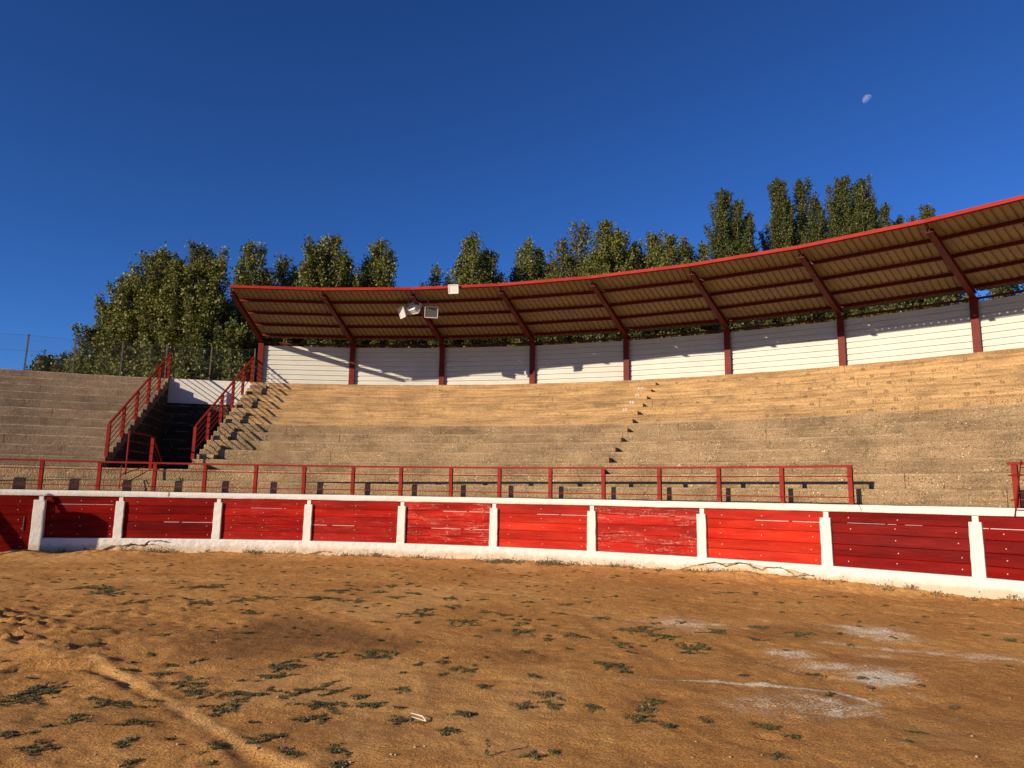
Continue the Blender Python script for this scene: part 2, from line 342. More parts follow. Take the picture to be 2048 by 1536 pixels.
# ------------------------------------------------------------------ ground
RUTR = [(-4.0, 7.2), (-3.85, 7.05), (-3.25, 6.45), (-2.67, 5.88), (-2.08, 5.3), (-1.63, 4.82), (-1.25, 4.54), (-0.7, 4.0)]
RUTL = [(-4.3, 7.1), (-4.11, 6.93), (-3.5, 6.43), (-2.72, 5.74), (-2.17, 5.18), (-1.78, 4.73), (-1.61, 4.52), (-1.1, 4.0)]
CLODS = [(-6.4, 8.9, .45), (-6.05, 8.8, .3), (-5.61, 8.68, .3), (-4.95, 8.3, .28), (-5.36, 7.85, .32), (-4.69, 7.53, .26), (-5.9, 8.2, .3), (-6.6, 9.6, .35)]
ARC = [(0.97, 6.69), (1.5, 6.71), (1.89, 6.72), (2.25, 6.64), (2.57, 6.55), (2.85, 6.45), (2.96, 6.31), (3.02, 6.08)]
BAND = [(3.6, 8.7), (3.98, 8.52), (4.55, 8.27), (5.14, 8.06), (5.38, 7.73), (5.9, 7.3)]
TYRE = [(0.98, 10.04), (1.13, 9.08), (1.33, 8.41), (1.6, 7.6)]
TYRE2 = [(2.38, 8.4), (2.5, 7.9), (2.61, 7.53), (3.0, 6.9)]
RIDGE = [(-3.89, 6.95), (-3.65, 7.5), (-3.22, 7.77), (-3.01, 8.04)]
LIME = [(2.37, 9.68, .42, .45, .7), (4.64, 9.3, .34, .48, .8), (2.98, 7.97, .2, .2, .7), (4.01, 7.98, .24, .13, .6), (5.11, 8.01, .26, .23, .8), (3.31, 7.39, .45, .17, .7), (3.4, 6.98, .26, .27, 1.1), (2.39, 6.11, .50, .41, .62), (2.09, 6.16, .37, .33, .4), (2.6, 5.85, .2, .14, .6), (4.75, 8.23, .22, .22, .5), (3.49, 6.25, .25, .12, .35)]
DAMP = [(-2.57, 8.36, 1.15, .98, 1.0), (-1.34, 7.8, .7, .6, .85), (3.39, 9.19, .85, .54, .6), (-2.97, 7.44, .45, .31, .6), (-.58, 6.46, .14, .66, .5), (3.29, 5.59, .56, .36, .45), (-2.8, 5.61, .45, .74, .3), (.3, 7.5, .5, .25, .3)]
def height(x, y):
    x = np.asarray(x, float); y = np.asarray(y, float)
    R = np.hypot(x - CX, y - CY); near = sstep(40, 22, R)
    h = 0.035 * fbm(x * 0.45, y * 0.45, 3, 1) + 0.022 * fbm(x * 1.9, y * 1.9, 3, 5) + 0.012 * fbm(x * 7, y * 7, 3, 9)
    # rougher, trampled on the left and along the wall
    rough = 0.35 + 1.0 * sstep(-1.5, -5.5, x) * sstep(12.5, 9.5, y) + 0.8 * sstep(18.6, 19.6, R) + 0.5 * sstep(3.5, 5, x) * sstep(9.5, 11, y)
    h = h + 0.022 * rough * np.abs(fbm(x * 3.3, y * 3.3, 4, 21)) * 1.6
    dr, al = seg_dist(x, y, RUTR); dl, _ = seg_dist(x, y, RUTL)
    w = 0.045 * fbm(x * 2.5, y * 2.5, 3, 33)
    crumb = 0.35 + 1.1 * vnoise(x * 11, y * 11, 3)
    w = w + 0.030 * fbm(x * 9, y * 9, 3, 34); h = h + 0.016 * np.exp(-((dr + w) / 0.06) ** 2) * crumb + 0.012 * np.exp(-((dl - w) / 0.06) ** 2) * crumb
    ins = side(x, y, RUTR) * dr + w; ins2 = -side(x, y, RUTL) * dl + w
    h = h - 0.034 * sstep(-0.012, 0.035, ins) * sstep(-0.05, 0.26, ins2) * sstep(7.3, 6.9, y) * (0.8 + 0.4 * vnoise(x * 5, y * 5, 12))
    h = h + 0.010 * fbm(x * 13, y * 13, 2, 15) * (0.4 + rough)
    for cx, cy, r in CLODS:
        d2 = ((x - cx) ** 2 + (y - cy) ** 2) / (r * r)
        h = h + np.exp(-d2) * (0.015 + 0.16 * np.abs(fbm(x * 4.5 + cx, y * 4.5, 4, 40)))
    # a small break with a shaded lip at the head of the rut
    d, _ = seg_dist(x, y, [(-5.0, 6.75), (-4.3, 6.95), (-3.95, 7.1)]); h = h + 0.05 * np.exp(-(d / 0.10) ** 2) * (y > 0)
    d, _ = seg_dist(x, y, RIDGE); h = h + 0.030 * np.exp(-(d / 0.07) ** 2) * (0.5 + vnoise(x * 9, y * 9, 8))
    for T in (TYRE, TYRE2):
        d, al2 = seg_dist(x, y, T); h = h - 0.016 * np.exp(-(d / 0.11) ** 2) * (0.6 + 0.4 * np.sin(al2 * 38))
    # earth banked against the foot of the wall, with a mound by the gate post
    a = np.arctan2(x - CX, y - CY)
    h = h + 0.016 * fbm(a * 9, R * 5.0, 3, 90) * sstep(12.5, 15.5, R) * sstep(19.9, 19.0, R)
    h = h + 0.040 * sstep(19.35, 19.9, R) * (0.35 + 1.1 * vnoise(a * 22, a * 0 + 2, 4)) 
    h = h + 0.14 * np.exp(-((a + 0.275) / 0.028) ** 2 - ((R - 19.35) / 0.45) ** 2) + 0.07 * np.exp(-((a + 0.19) / 0.04) ** 2 - ((R - 19.6) / 0.4) ** 2)
    h = h + 0.07 * np.exp(-((a - 0.73) / 0.055) ** 2 - ((R - 19.95) / 0.35) ** 2) + 0.08 * np.exp(-((a - 0.62) / 0.07) ** 2 - ((R - 19.95) / 0.35) ** 2)
    return h * near
def ground():
    def axis(a, b, step):
        c = np.arange(a, b + 1e-6, step); g = [step]
        lo = []; x = a; s = step
        while x > -700: s *= 1.35; x -= s; lo.append(x)
        hi = []; x = b; s = step
        while x < 900: s *= 1.35; x += s; hi.append(x)
        return np.array(lo[::-1] + list(c) + hi)
    xs = axis(-13.6, 10.2, 0.036); ys = axis(4.0, 20.4, 0.036)
    X, Y = np.meshgrid(xs, ys); Z = height(X, Y)
    rp = random.Random(23)
    for k in range(420):
        fx, fy = rp.uniform(-9, 8), 4.2 + 13 * rp.random() ** 1.3; th = rp.uniform(0, 3.14); L_, w_ = (rp.uniform(.10, .15), rp.uniform(.04, .06)) if rp.random() < .6 else (rp.uniform(.05, .09), rp.uniform(.05, .08))
        i0, i1 = np.searchsorted(xs, (fx - .35, fx + .35)); j0, j1 = np.searchsorted(ys, (fy - .35, fy + .35)); dx = X[j0:j1, i0:i1] - fx; dy = Y[j0:j1, i0:i1] - fy
        u = (dx * math.cos(th) + dy * math.sin(th)) / L_; v = (-dx * math.sin(th) + dy * math.cos(th)) / w_; q = u * u + v * v; dp = rp.uniform(.004, .014)
        Z[j0:j1, i0:i1] += -dp * np.exp(-q * q) + dp * .5 * np.exp(-((q - 1.8) / .7) ** 2)
    nx, ny = len(xs), len(ys)
    idx = np.arange(nx * ny).reshape(ny, nx)
    F = np.stack([idx[:-1, :-1], idx[:-1, 1:], idx[1:, 1:], idx[1:, :-1]], -1).reshape(-1, 4)
    o = npmesh('ground', np.stack([X.ravel(), Y.ravel(), Z.ravel()], 1), F, M['sand'], smooth=True)
    x, y = X.ravel(), Y.ravel()
    lime = np.zeros(len(x)); wob = 0.55 * fbm(x * 2.2, y * 2.2, 4, 60)
    for cx, cy, rx, ry, s in LIME:
        d = np.sqrt(((x - cx) / (rx * 1.8)) ** 2 + ((y - cy) / (ry * 1.55)) ** 2) + wob
        lime = np.maximum(lime, .85 * s * sstep(1.35, 0.0, d))
    d, al = seg_dist(x, y, ARC); lime = np.maximum(lime, sstep(0.075, 0.015, d + 0.02 * fbm(x * 6, y * 6, 2, 66)) * (0.35 + 0.6 * sstep(0.3, 1.3, al)))
    d, al = seg_dist(x, y, BAND); lime = np.maximum(lime, sstep(0.16, 0.02, d + 0.10 * fbm(x * 4, y * 4, 3, 67)) * 0.55)
    damp = np.zeros(len(x)); wob = 0.8 * fbm(x * 1.1, y * 1.1, 5, 70)
    for cx, cy, rx, ry, s in DAMP:
        d = np.sqrt(((x - cx) / (rx * 1.2)) ** 2 + ((y - cy) / (ry * 1.2)) ** 2) + wob
        damp = np.maximum(damp, s * sstep(1.15, 0.2, d))
    for T in (TYRE, TYRE2):
        d, _ = seg_dist(x, y, T); damp = np.maximum(damp, 0.6 * sstep(0.16, 0.02, d + 0.06 * fbm(x * 3, y * 3, 3, 71)))
    damp = np.maximum(damp, 0.55 * sstep(0.18, 0.5, fbm(x * 0.8, y * 0.8, 5, 77)) * sstep(11.5, 9.0, y))
    dr, _ = seg_dist(x, y, RUTR); pale = sstep(0.10, 0.01, dr + 0.10 * fbm(x * 4, y * 4, 4, 80)) * 0.9  # pale line on the right rut edge: its sunlit bank painted into the colour
    pale = np.maximum(pale, 0.6 * sstep(0.15, 0.45, fbm(x * 0.6 + 9, y * 0.6, 5, 85)))
    for nm, arr in (('lime', lime), ('damp', damp), ('pale', pale)):
        at = o.data.attributes.new(nm, 'FLOAT', 'POINT'); at.data.foreach_set('value', arr.astype(np.float32))
    tag(o, 'sandy orange floor of the ring with ruts, lime marks and damp patches', None, None, 'structure')
ground()

# ------------------------------------------------------------------ grandstand
def row_mesh(n, a0, a1, seed, endcap):
    Rf = R0 + n * TREAD; z1 = Z0 + n * RISE; zb = z1 - (0.75 if n == 0 else 0.42); Rb = Rf + TREAD + (0.35 if n == 12 else 0.03)
    mb = MB(); r = random.Random(seed); a = a0; first = True
    while a < a1 - 1e-4:
        L = r.uniform(1.3, 3.2) / Rf; b = min(a + L, a1)
        if a1 - b < 0.5 / Rf: b = a1
        k = max(1, int((b - a) * Rf / 0.11)); gap = r.choice((0.0, 0.0, 0.003, 0.006, 0.010)) / Rf
        aa = np.linspace(a, b - (gap if b < a1 else 0), k + 1); s = aa * Rf
        dR = 0.010 * fbm(s * 4, s * 0 + seed, 3, seed) + r.uniform(-.004, .004)
        dz = 0.009 * fbm(s * 5, s * 0 + seed + 9, 3, seed + 3) + r.uniform(-.003, .003)
        ch = 0.016 + 0.016 * vnoise(s * 6, s * 0 + 3, seed + 5)
        vs = []
        for i in range(k + 1):
            rf = Rf + dR[i]; zt = z1 + dz[i]
            vs += [P(aa[i], rf, zb), P(aa[i], rf, zt - ch[i]), P(aa[i], rf + ch[i] * .7, zt), P(aa[i], Rb, zt)]
        fs = []
        for i in range(k):
            q = 4 * i; fs += [(q, q + 4, q + 5, q + 1), (q + 1, q + 5, q + 6, q + 2), (q + 2, q + 6, q + 7, q + 3)]
        fs += [(0, 1, 2, 3), (4 * k + 3, 4 * k + 2, 4 * k + 1, 4 * k)]
        mb.add(vs, fs); a = b
    return mb
GS = thing('grandstand', P(0.3, 24, 0), 'long curved grandstand of ochre and brown concrete rows above the white wall', 'grandstand')
rows = {}
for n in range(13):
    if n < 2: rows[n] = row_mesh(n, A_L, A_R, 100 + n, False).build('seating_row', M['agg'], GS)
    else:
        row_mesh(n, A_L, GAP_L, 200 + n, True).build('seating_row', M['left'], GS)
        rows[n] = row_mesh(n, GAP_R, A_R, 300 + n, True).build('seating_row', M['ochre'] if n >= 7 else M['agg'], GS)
# the cheeks of the entrance cut through the stand
for a0, a1 in ((GAP_L - 0.012, GAP_L - 0.0006), (GAP_R + 0.0006, GAP_R + 0.012)):
    mb = MB()
    for n in range(2, 13):
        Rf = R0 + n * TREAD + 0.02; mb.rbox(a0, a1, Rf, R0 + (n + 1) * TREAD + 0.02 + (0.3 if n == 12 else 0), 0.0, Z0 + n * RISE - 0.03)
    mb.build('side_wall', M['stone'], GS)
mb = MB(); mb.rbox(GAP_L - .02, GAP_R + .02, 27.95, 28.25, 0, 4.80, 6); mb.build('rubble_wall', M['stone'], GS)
mb = MB(); mb.rbox(GAP_L - .0004, GAP_R - .0008, 27.90, 28.25, 4.803, 5.715, 8); mb.build('white_wall', M['white'], GS, bevel=0.012)
mb = MB(); mb.rbox(GAP_L, GAP_R, 21.66, 27.9, 0.4, 1.0, 4); mb.build('passage_floor', M['agg'], GS)
mb = MB(); mb.rbox(A_L, GAP_L - .001, 28.30, 28.5, 0, 5.62, 30); mb.rbox(GAP_R, A_R, 28.30, 28.5, 0, 5.62, 120); mb.build('outer_wall', M['white'], GS)
def half_steps(a0, a1, ns, mat_of):
    for n in ns:
        Rf = R0 + (n + 1) * TREAD; mb = MB()
        mb.rbox(a0 + rnd.uniform(-.0004, .0004), a1 + rnd.uniform(-.0005, .0005), Rf - TREAD / 2, Rf + 0.01, Z0 + n * RISE - 0.01, Z0 + n * RISE + RISE / 2 + rnd.uniform(-.006, .006), 3)
        mb.build('half_step', mat_of(n), GS, bevel=0.008, seg=1)
half_steps(0.398, 0.4315, range(1, 12), lambda n: M['ochre'] if n >= 6 else M['agg'])
half_steps(GAP_R + .0008, -0.0945, range(1, 12), lambda n: M['left'] if n >= 7 else M['agg'])
half_steps(GAP_L - 0.024, GAP_L - .0008, range(1, 12), lambda n: M['left'])
# painted writing on the risers
_glyph = {}
def glyph(ch):
    if ch in _glyph: return _glyph[ch]
    cu = bpy.data.curves.new('glyph', 'FONT'); cu.body = ch; cu.size = 1.0; cu.resolution_u = 2
    ob = bpy.data.objects.new('glyph', cu); COL.objects.link(ob)
    dg = bpy.context.evaluated_depsgraph_get(); ev = ob.evaluated_get(dg); me = ev.to_mesh()
    r = ([tuple(v.co) for v in me.vertices], [tuple(p.vertices) for p in me.polygons]); ev.to_mesh_clear()
    wd = max((v[0] for v in r[0]), default=0.3) + 0.07
    bpy.data.objects.remove(ob); bpy.data.curves.remove(cu)
    _glyph[ch] = (r[0], r[1], wd); return _glyph[ch]
def write(mb, text, a, R, z, size):
    tot = sum(glyph(c)[2] if c != ' ' else 0.35 for c in text) * size; x = -tot / 2
    for c in text:
        if c == ' ': x += 0.35 * size; continue
        vs, fs, wd = glyph(c)
        mb.add([P(a, R, z) + et(a) * (x + v[0] * size) + Vector((0, 0, v[1] * size)) for v in vs], fs); x += wd * size
for txt, n, a in (('F10', 11, .4156), ('F9', 10, .4165), ('F8', 9, .4152), ('F7', 8, .4124), ('F11', 12, -.0965)):
    mb = MB(); Rl = R0 + n * TREAD - (TREAD / 2 if n < 12 else 0) - 0.014
    zc = Z0 + (n - 1) * RISE + 0.06 if n < 12 else Z0 + 11 * RISE + .17
    if n < 12: Rl = R0 + n * TREAD - 0.022; zc = Z0 + (n - 1) * RISE + RISE / 2 + 0.02
    write(mb, txt, a, Rl, zc, 0.135 if n < 12 else 0.125); mb.build('row_number', M['whitepaint'], GS)
rn = random.Random(17)
for n in range(5, 13):
    Rf = R0 + n * TREAD; first = 36 + (n * 3) % 5
    for sgn, a_, k_, p_ in ((1, 0.455 + 0.004 * (n % 3), 0, .62 if n >= 7 else .3), (-1, 0.385 - 0.003 * (n % 3), -2, .18 if n >= 7 else .05)):
        while -0.02 < a_ < 0.90 and first + k_ > 0:
            if rn.random() < p_ * (1.0 if a_ > .6 else .55):
                mb = MB(); write(mb, str(first + k_), a_, Rf - 0.016, Z0 + (n - 1) * RISE + 0.11 + rn.uniform(-.012, .012), 0.115 if a_ > .6 else .09); mb.build('seat_number', M['numpaint'], rows[n])
            a_ += sgn * 0.52 / Rf; k_ += sgn
mb = MB(); mb.rbox(.6035, .6418, R0 + 9 * TREAD - .045, R0 + 9 * TREAD - .015, 4.235, 4.262, 4); mb.build('red_strip', M['redmetal'], GS)

# ------------------------------------------------------------------ barrier wall round the ring
PA = [-0.26687, -0.17464, -0.05302, 0.06543, 0.19139, 0.31436, 0.43962, 0.56888, 0.69625, 0.82262, 0.9497, 1.0767, 1.2037, 1.3307, 1.46]
BW = thing('barrier_wall', P(0.3, 20.1, 0), 'low whitewashed wall with red plank panels between white posts round the ring', 'wall')
CRACKS = [[(.5668, .17), (.5833, .233), (.5939, .154), (.6088, .236), (.6202, .212), (.6304, .156), (.6356, .214), (.6506, .197), (.6603, .114), (.6683, .001)], [(.6601, .016), (.6699, .081), (.6829, .093), (.684, -.03)], [(-.1601, .131), (-.1562, .194), (-.1419, .108), (-.1358, .222), (-.1224, .237), (-.1088, .227)]]
def foot(a0, a1):
    # whitewashed plinth: rendered, uneven, flaked near the ground in places
    na = int((a1 - a0) * 20 / 0.022); zs = np.concatenate([np.linspace(-0.12, 0.345, 32), [0.362, 0.372]])
    aa = np.linspace(a0, a1, na); A, Zz = np.meshgrid(aa, zs); S = A * 20
    dR = 0.030 * fbm(S * 1.6, Zz * 3, 4, 50) + 0.012 * fbm(S * 9, Zz * 9, 3, 55)
    flake = np.zeros_like(S)
    for c, w_, top in ((-0.145, 0.042, 0.24), (0.61, 0.065, 0.27), (0.66, 0.03, 0.20), (0.35, 0.03, 0.06), (0.1, 0.03, 0.07)):
        edge = top * np.exp(-((A - c) / w_) ** 4) + 0.13 * fbm(S * 2.2, S * 0 + c, 4, 58) * np.exp(-((A - c) / w_) ** 4)
        flake = np.maximum(flake, (Zz < edge) & (np.exp(-((A - c) / w_) ** 4) > .1))
    dR = dR + 0.028 * flake * 1.7 * (0.7 + 0.6 * vnoise(S * 7, Zz * 7, 59))
    crack = np.zeros_like(S)
    for line in CRACKS:
        dd, _ = seg_dist(S + 0.05 * fbm(S * 6, Zz * 6, 3, 97), Zz + 0.05 * fbm(S * 6, Zz * 6, 3, 98), [(a_ * 20, z_ + .05) for a_, z_ in line]); crack = np.maximum(crack, sstep(0.020, 0.006, dd))
    dR = dR + 0.035 * crack
    Rr = 19.93 + dR + np.where(Zz > 0.35, (Zz - 0.35) * 0.6, 0)
    V = np.stack([CX + Rr * np.sin(A), CY + Rr * np.cos(A), Zz], -1)
    back = np.stack([CX + 20.2 * np.sin(aa), CY + 20.2 * np.cos(aa), np.full(na, 0.372)], -1)
    V = np.concatenate([V.reshape(-1, 3), back]); nz = len(zs)
    idx = np.arange((nz + 1) * na).reshape(nz + 1, na)
    F = np.stack([idx[:-1, :-1], idx[:-1, 1:], idx[1:, 1:], idx[1:, :-1]], -1).reshape(-1, 4)
    mi = np.zeros((nz, na - 1), int); bare = (flake > 0) & (vnoise(S * 5, Zz * 6, 91) > 0.35); mi[:-1] = bare[:-1, :-1]; mi[:-1][crack[:-1, :-1] > .45] = 2
    npmesh('plinth', V, F, [M['white'], M['bare'], M['gap']], BW, mi.ravel(), smooth=False)
foot(-0.2625, 1.02); mb = MB(); mb.rbox(1.02, A_R, 19.94, 20.2, -.1, .372, 30); mb.build('plinth', M['white'], BW)
mb = MB(); mb.rbox(A_L, A_R, 20.105, 20.40, -.05, 1.42, 150); mb.build('wall_core', M['white'], BW)
def coping():
    na = int((A_R - A_L) * 20 / 0.06); aa = np.linspace(A_L, A_R, na); s = aa * 20
    prof = [(20.10, 1.418), (19.985, 1.42), (19.978, 1.43), (19.975, 1.50), (19.98, 1.548), (19.995, 1.560), (20.30, 1.562), (20.415, 1.560), (20.415, 1.42)]
    V = []
    for k, (R, z) in enumerate(prof):
        nR = 0.010 * fbm(s * 2.1, s * 0 + k * .35, 4, 44) + 0.004 * fbm(s * 11, s * 0 + k, 3, 45); nz = 0.008 * fbm(s * 1.7, s * 0 + (1 if k > 3 else 7), 4, 46)
        if k in (0, 7, 8): nR = nR * 0
        V.append(np.stack([CX + (R + nR) * np.sin(aa), CY + (R + nR) * np.cos(aa), z + nz], -1))
    V = np.concatenate(V); idx = np.arange(len(prof) * na).reshape(len(prof), na)
    F = np.stack([idx[:-1, :-1], idx[:-1, 1:], idx[1:, 1:], idx[1:, :-1]], -1).reshape(-1, 4)
    npmesh('coping', V, F, M['white'], BW, smooth=True)
coping()
def wall_post(a, zb, w, Rf, zt):
    mb = MB(); e, tt = er(a), et(a); n = 9
    c0 = P(a, 0, 0); w2 = w / 2; vs = []; lean = rnd.uniform(-.006, .006)
    for i in range(n):
        z = zb + (zt - zb) * i / (n - 1); g = w2 * (1.04 - 0.06 * i / (n - 1))
        for R, s in ((Rf, -1), (Rf, 1), (20.11, 1), (20.11, -1)):
            j = rnd.uniform(-.004, .004); vs.append(P(a, R + (j if R < 20 else 0), z) + tt * (s * g + j + lean * i / n))
    fs = [tuple(range(3, -1, -1)), tuple(range(4 * n - 4, 4 * n))]
    for i in range(n - 1):
        for k in range(4): fs.append((4 * i + k, 4 * i + (k + 1) % 4, 4 * i + 4 + (k + 1) % 4, 4 * i + 4 + k))
    mb.add(vs, fs); mb.box(P(a, 20.06, 1.36), tt * .052, e * .05, Vector((0, 0, .075))); return mb.build('wall_post', M['white'], BW, bevel=0.014, seg=2)
for i, a in enumerate(PA):
    if i == 0: wall_post(a, -0.1, 0.265, 19.915, 1.315)
    else: wall_post(a, 0.34, 0.205, 19.955, 1.305 + rnd.uniform(-.01, .01))
def panel(name, a0, a1, zb, zt, nplank, mat, parent, hw0=0.10, hw1=0.10, strips=(1, 2)):
    """flat panel of planks between two posts, on the chord; bolts and pale strips in some joints included"""
    mb = MB(); p0 = P(a0, 20.045, 0); p1 = P(a1, 20.045, 0); d = (p1 - p0); L = d.length; d.normalize(); nrm = Vector((d.y, -d.x, 0))
    if nrm.dot(er((a0 + a1) / 2)) > 0: nrm = -nrm
    hs = [1 + rnd.uniform(-.1, .1) for _ in range(nplank)]; sm = sum(hs); z = zb
    for k in range(nplank):
        hh = hs[k] / sm * (zt - zb); g0 = rnd.uniform(.001, .006); g1 = rnd.uniform(.001, .006)
        if k == nplank - 1: g1 = 0
        x0 = hw0 - 0.05; x1 = L - hw1 + 0.05
        if k == nplank - 1: x0 += rnd.uniform(0, .03) - .03; x1 -= rnd.uniform(-.02, .05)
        tilt = rnd.uniform(-.006, .006); off = rnd.uniform(0, .008); cup = rnd.uniform(-.004, .004)
        nseg = 8; vs = []
        for i in range(nseg + 1):
            x = x0 + (x1 - x0) * i / nseg; wob = rnd.uniform(-.0025, .0025)
            zl = z + g0 * (1 - i / nseg) + wob * .5 ; zh = z + hh - g1 * i / nseg + wob * .3
            for (zz, q) in ((zl, tilt), (zl + .008, tilt + .006), ((zl + zh) / 2, cup + .006), (zh - .008, -tilt + .006), (zh, -tilt)):
                vs.append(p0 + d * x + nrm * (off + q + wob) + Vector((0, 0, zz)))
            vs.append(p0 + d * x - nrm * .035 + Vector((0, 0, zh))); vs.append(p0 + d * x - nrm * .035 + Vector((0, 0, zl)))
        fs = []
        for i in range(nseg):
            for c in range(7): fs.append((7 * i + c, 7 * i + (c + 1) % 7, 7 * i + 7 + (c + 1) % 7, 7 * i + 7 + c))
        fs += [tuple(range(6, -1, -1)), tuple(range(7 * nseg, 7 * nseg + 7))]
        mb.add(vs, fs, 0)
        if k in strips and rnd.random() < .5:  # thin pale strips laid along some plank joints
            u0, u1 = sorted((rnd.uniform(.0, 1), rnd.uniform(.0, 1)))
            if u1 - u0 < .3: u0, u1 = (0.0, .5) if rnd.random() < .5 else (.45, 1)
            q = x0 + (x1 - x0) * u0; e = x0 + (x1 - x0) * u1; t0 = rnd.uniform(.0025, .0065)
            while q < e:
                l2 = min(e, q + rnd.uniform(.12, .9)); zc = z + hh
                mb.add([p0 + d * q + nrm * .0175 + Vector((0, 0, zc - t0 * .5)), p0 + d * l2 + nrm * .0175 + Vector((0, 0, zc - t0 * .4)), p0 + d * l2 + nrm * .0175 + Vector((0, 0, zc + t0 * .5)), p0 + d * q + nrm * .0175 + Vector((0, 0, zc + t0 * .6)),
                        p0 + d * q + nrm * .004 + Vector((0, 0, zc - t0)), p0 + d * l2 + nrm * .004 + Vector((0, 0, zc - t0)), p0 + d * l2 + nrm * .004 + Vector((0, 0, zc + t0)), p0 + d * q + nrm * .004 + Vector((0, 0, zc + t0))],
                       [(0, 1, 2, 3), (4, 5, 1, 0), (3, 2, 6, 7), (0, 3, 7, 4), (1, 5, 6, 2)], 2); q = l2 + rnd.uniform(.01, .16)
        for u in (.13 - .025 * (nplank - k) / nplank + .05, .5, .90 - .04 * k / nplank):
            if rnd.random() < .9:
                c = p0 + d * (L * (u + rnd.uniform(-.012, .012))) + nrm * (off + .014) + Vector((0, 0, z + hh * rnd.uniform(.4, .6)))
                mb.tube(c - nrm * .012, c + nrm * .008, .0125, .009, 8, 1)
        z += hh
    return mb.build(name, [mat, M['bolt'], M['whitepaint']], parent)
wearmap = {1: 'plank', 2: 'plank', 3: 'plankmid', 4: 'plankmid', 5: 'plankworn', 6: 'plankbright', 7: 'plankworn', 8: 'plankbright', 9: 'plank', 10: 'plank'}
for i in range(len(PA) - 1):
    panel('plank_panel', PA[i], PA[i + 1], .376, 1.41, 5, M[wearmap.get(i + 1, 'plank')], BW, 0.13 if i == 0 else .10, .10, (1, 2, 3) if i in (0, 1) else (1, 3))
GT = thing('gate', P(-0.35, 20.04, 0), 'red plank gate reaching the ground beside the thick white post', 'gate')
panel('gate_leaf', -0.445, PA[0], 0.02, 1.41, 6, M['plank'], GT, .05, .13, (2, 3, 4))
mb = MB(); mb.tube(P(-.283, 20.0, .55), P(-.283, 20.0, .9), .012, .012, 6); mb.build('latch_bar', M['black'], GT)
mb = MB(); mb.rbox(A_L, -0.446, 19.95, 20.2, -.1, 1.42, 16); mb.build('wall_core', M['white'], BW)
# cracks in the coping: thin dark open joints
for a, z0_, dx in ((-.118, 1.42, .006), (.7275, 1.42, .05)):
    mb = MB(); p = [P(a, 19.966, 1.565), P(a + .0012, 19.966, 1.53), P(a + .001 + dx * .02, 19.966, 1.49), P(a + dx * .05, 19.966, 1.45)]
    for u, v in zip(p[:-1], p[1:]): mb.bar(u, v, .007, .012, er(a))
    mb.build('crack', M['black'], BW)

# ------------------------------------------------------------------ guard rails on the wall
def guard_rail(arcs, s0, s1, label, z_top=2.33):
    R = 20.05; g = thing('guard_rail', P(arcs[len(arcs) // 2] / R, R, 1.56), label, 'railing', 'red guard rails on the white wall')
    for s in arcs:
        a = s / R; mb = MB(); ibeam(mb, P(a, R + .035, 1.555), P(a, R + .035, z_top - .045), .085, .085, er(a), .01); mb.build('rail_post', M['redmetal'], g)
    for nm, z, w, h in (('top_rail', z_top - .022, .055, .045), ('middle_rail', 2.11, .022, .022), ('lower_rail', 1.70, .022, .022)):
        mb = MB(); n = max(1, int((s1 - s0) / .6)); rr = R - .012 if nm == 'top_rail' else R - .016
        for i in range(n):
            u0 = s0 + (s1 - s0) * i / n; u1 = s0 + (s1 - s0) * (i + 1) / n
            if nm == 'top_rail': mb.bar(P(u0 / R, rr + .02, z), P(u1 / R, rr + .02, z), w, h)
            else: mb.tube(P(u0 / R, rr, z), P(u1 / R, rr, z), w / 2, None, 6)
        mb.build(nm, M['redmetal'], g)
    return g
arcs = [-12.1, -10.8, -9.5, -8.13, -6.79, -5.446, -4.116, -2.772, -1.507, -0.181, 1.111, 2.436, 3.743, 5.101, 6.401, 7.736, 9.078, 10.43, 11.783, 13.113, 14.437]
g1 = guard_rail(arcs, -12.2, 14.49, 'long red guard rail along the white wall, ending beside an opening at its right')
mb = MB(); a = -0.1797
mb.tube(P(a, 20.06, 1.62), P(a - .001, 20.16, 2.31), .014); mb.tube(P(a, 20.05, 1.68), P(a + .03, 20.6, 2.19), .012); mb.tube(P(a, 20.06, 1.98), P(a + .022, 20.55, 2.23), .012)
mb.build('diagonal_brace', M['redmetal'], g1)
guard_rail([17.12, 18.45, 19.8, 21.1, 22.4, 23.7, 25.0], 17.03, 25.1, 'short start of red guard rail behind a leaning ladder at the right edge')

# stair railings on both cheeks of the entrance
def stair_railing(a, label, ns):
    g = thing('stair_railing', P(a, R0 + 2.3 * TREAD, Z0 + 2 * RISE), label, 'railing', 'red stair railings beside the entrance')
    pts = [P(a, R0 + n * TREAD + .15, Z0 + n * RISE) for n in ns]
    for p in pts:
        mb = MB(); ibeam(mb, p - Vector((0, 0, .02)), p + Vector((0, 0, .93)), .085, .085, er(a), .01); mb.build('rail_post', M['redmetal'], g)
    top = MB(); top.bar(pts[0] + Vector((0, 0, .95)), pts[-1] + Vector((0, 0, .95)) + (pts[-1] - pts[0]).normalized() * .12, .05, .05); top.build('top_rail', M['redmetal'], g)
    for h in (.76, .58, .40, .22):
        mb = MB(); mb.tube(pts[0] + Vector((0, 0, h)), pts[-1] + Vector((0, 0, h)), .0135); mb.build('thin_rail', M['redmetal'], g)
stair_railing(-0.2247, 'sloping red railing on the left side of the dark entrance', (2, 4, 6, 8, 10, 12))
g = stair_railing(-0.1185, 'sloping red railing on the right side of the entrance, ending at the first canopy column', (2, 4, 6, 8, 10, 12))
g = thing('landing_railing', P(-.172, 20.8, 2.19), 'small red railing bending down into the dark entrance', 'railing')
A1, B1 = P(-.1815, 20.55, 2.18), P(-.1641, 21.35, 2.18); C1 = P(-.1655, 22.6, 1.42)
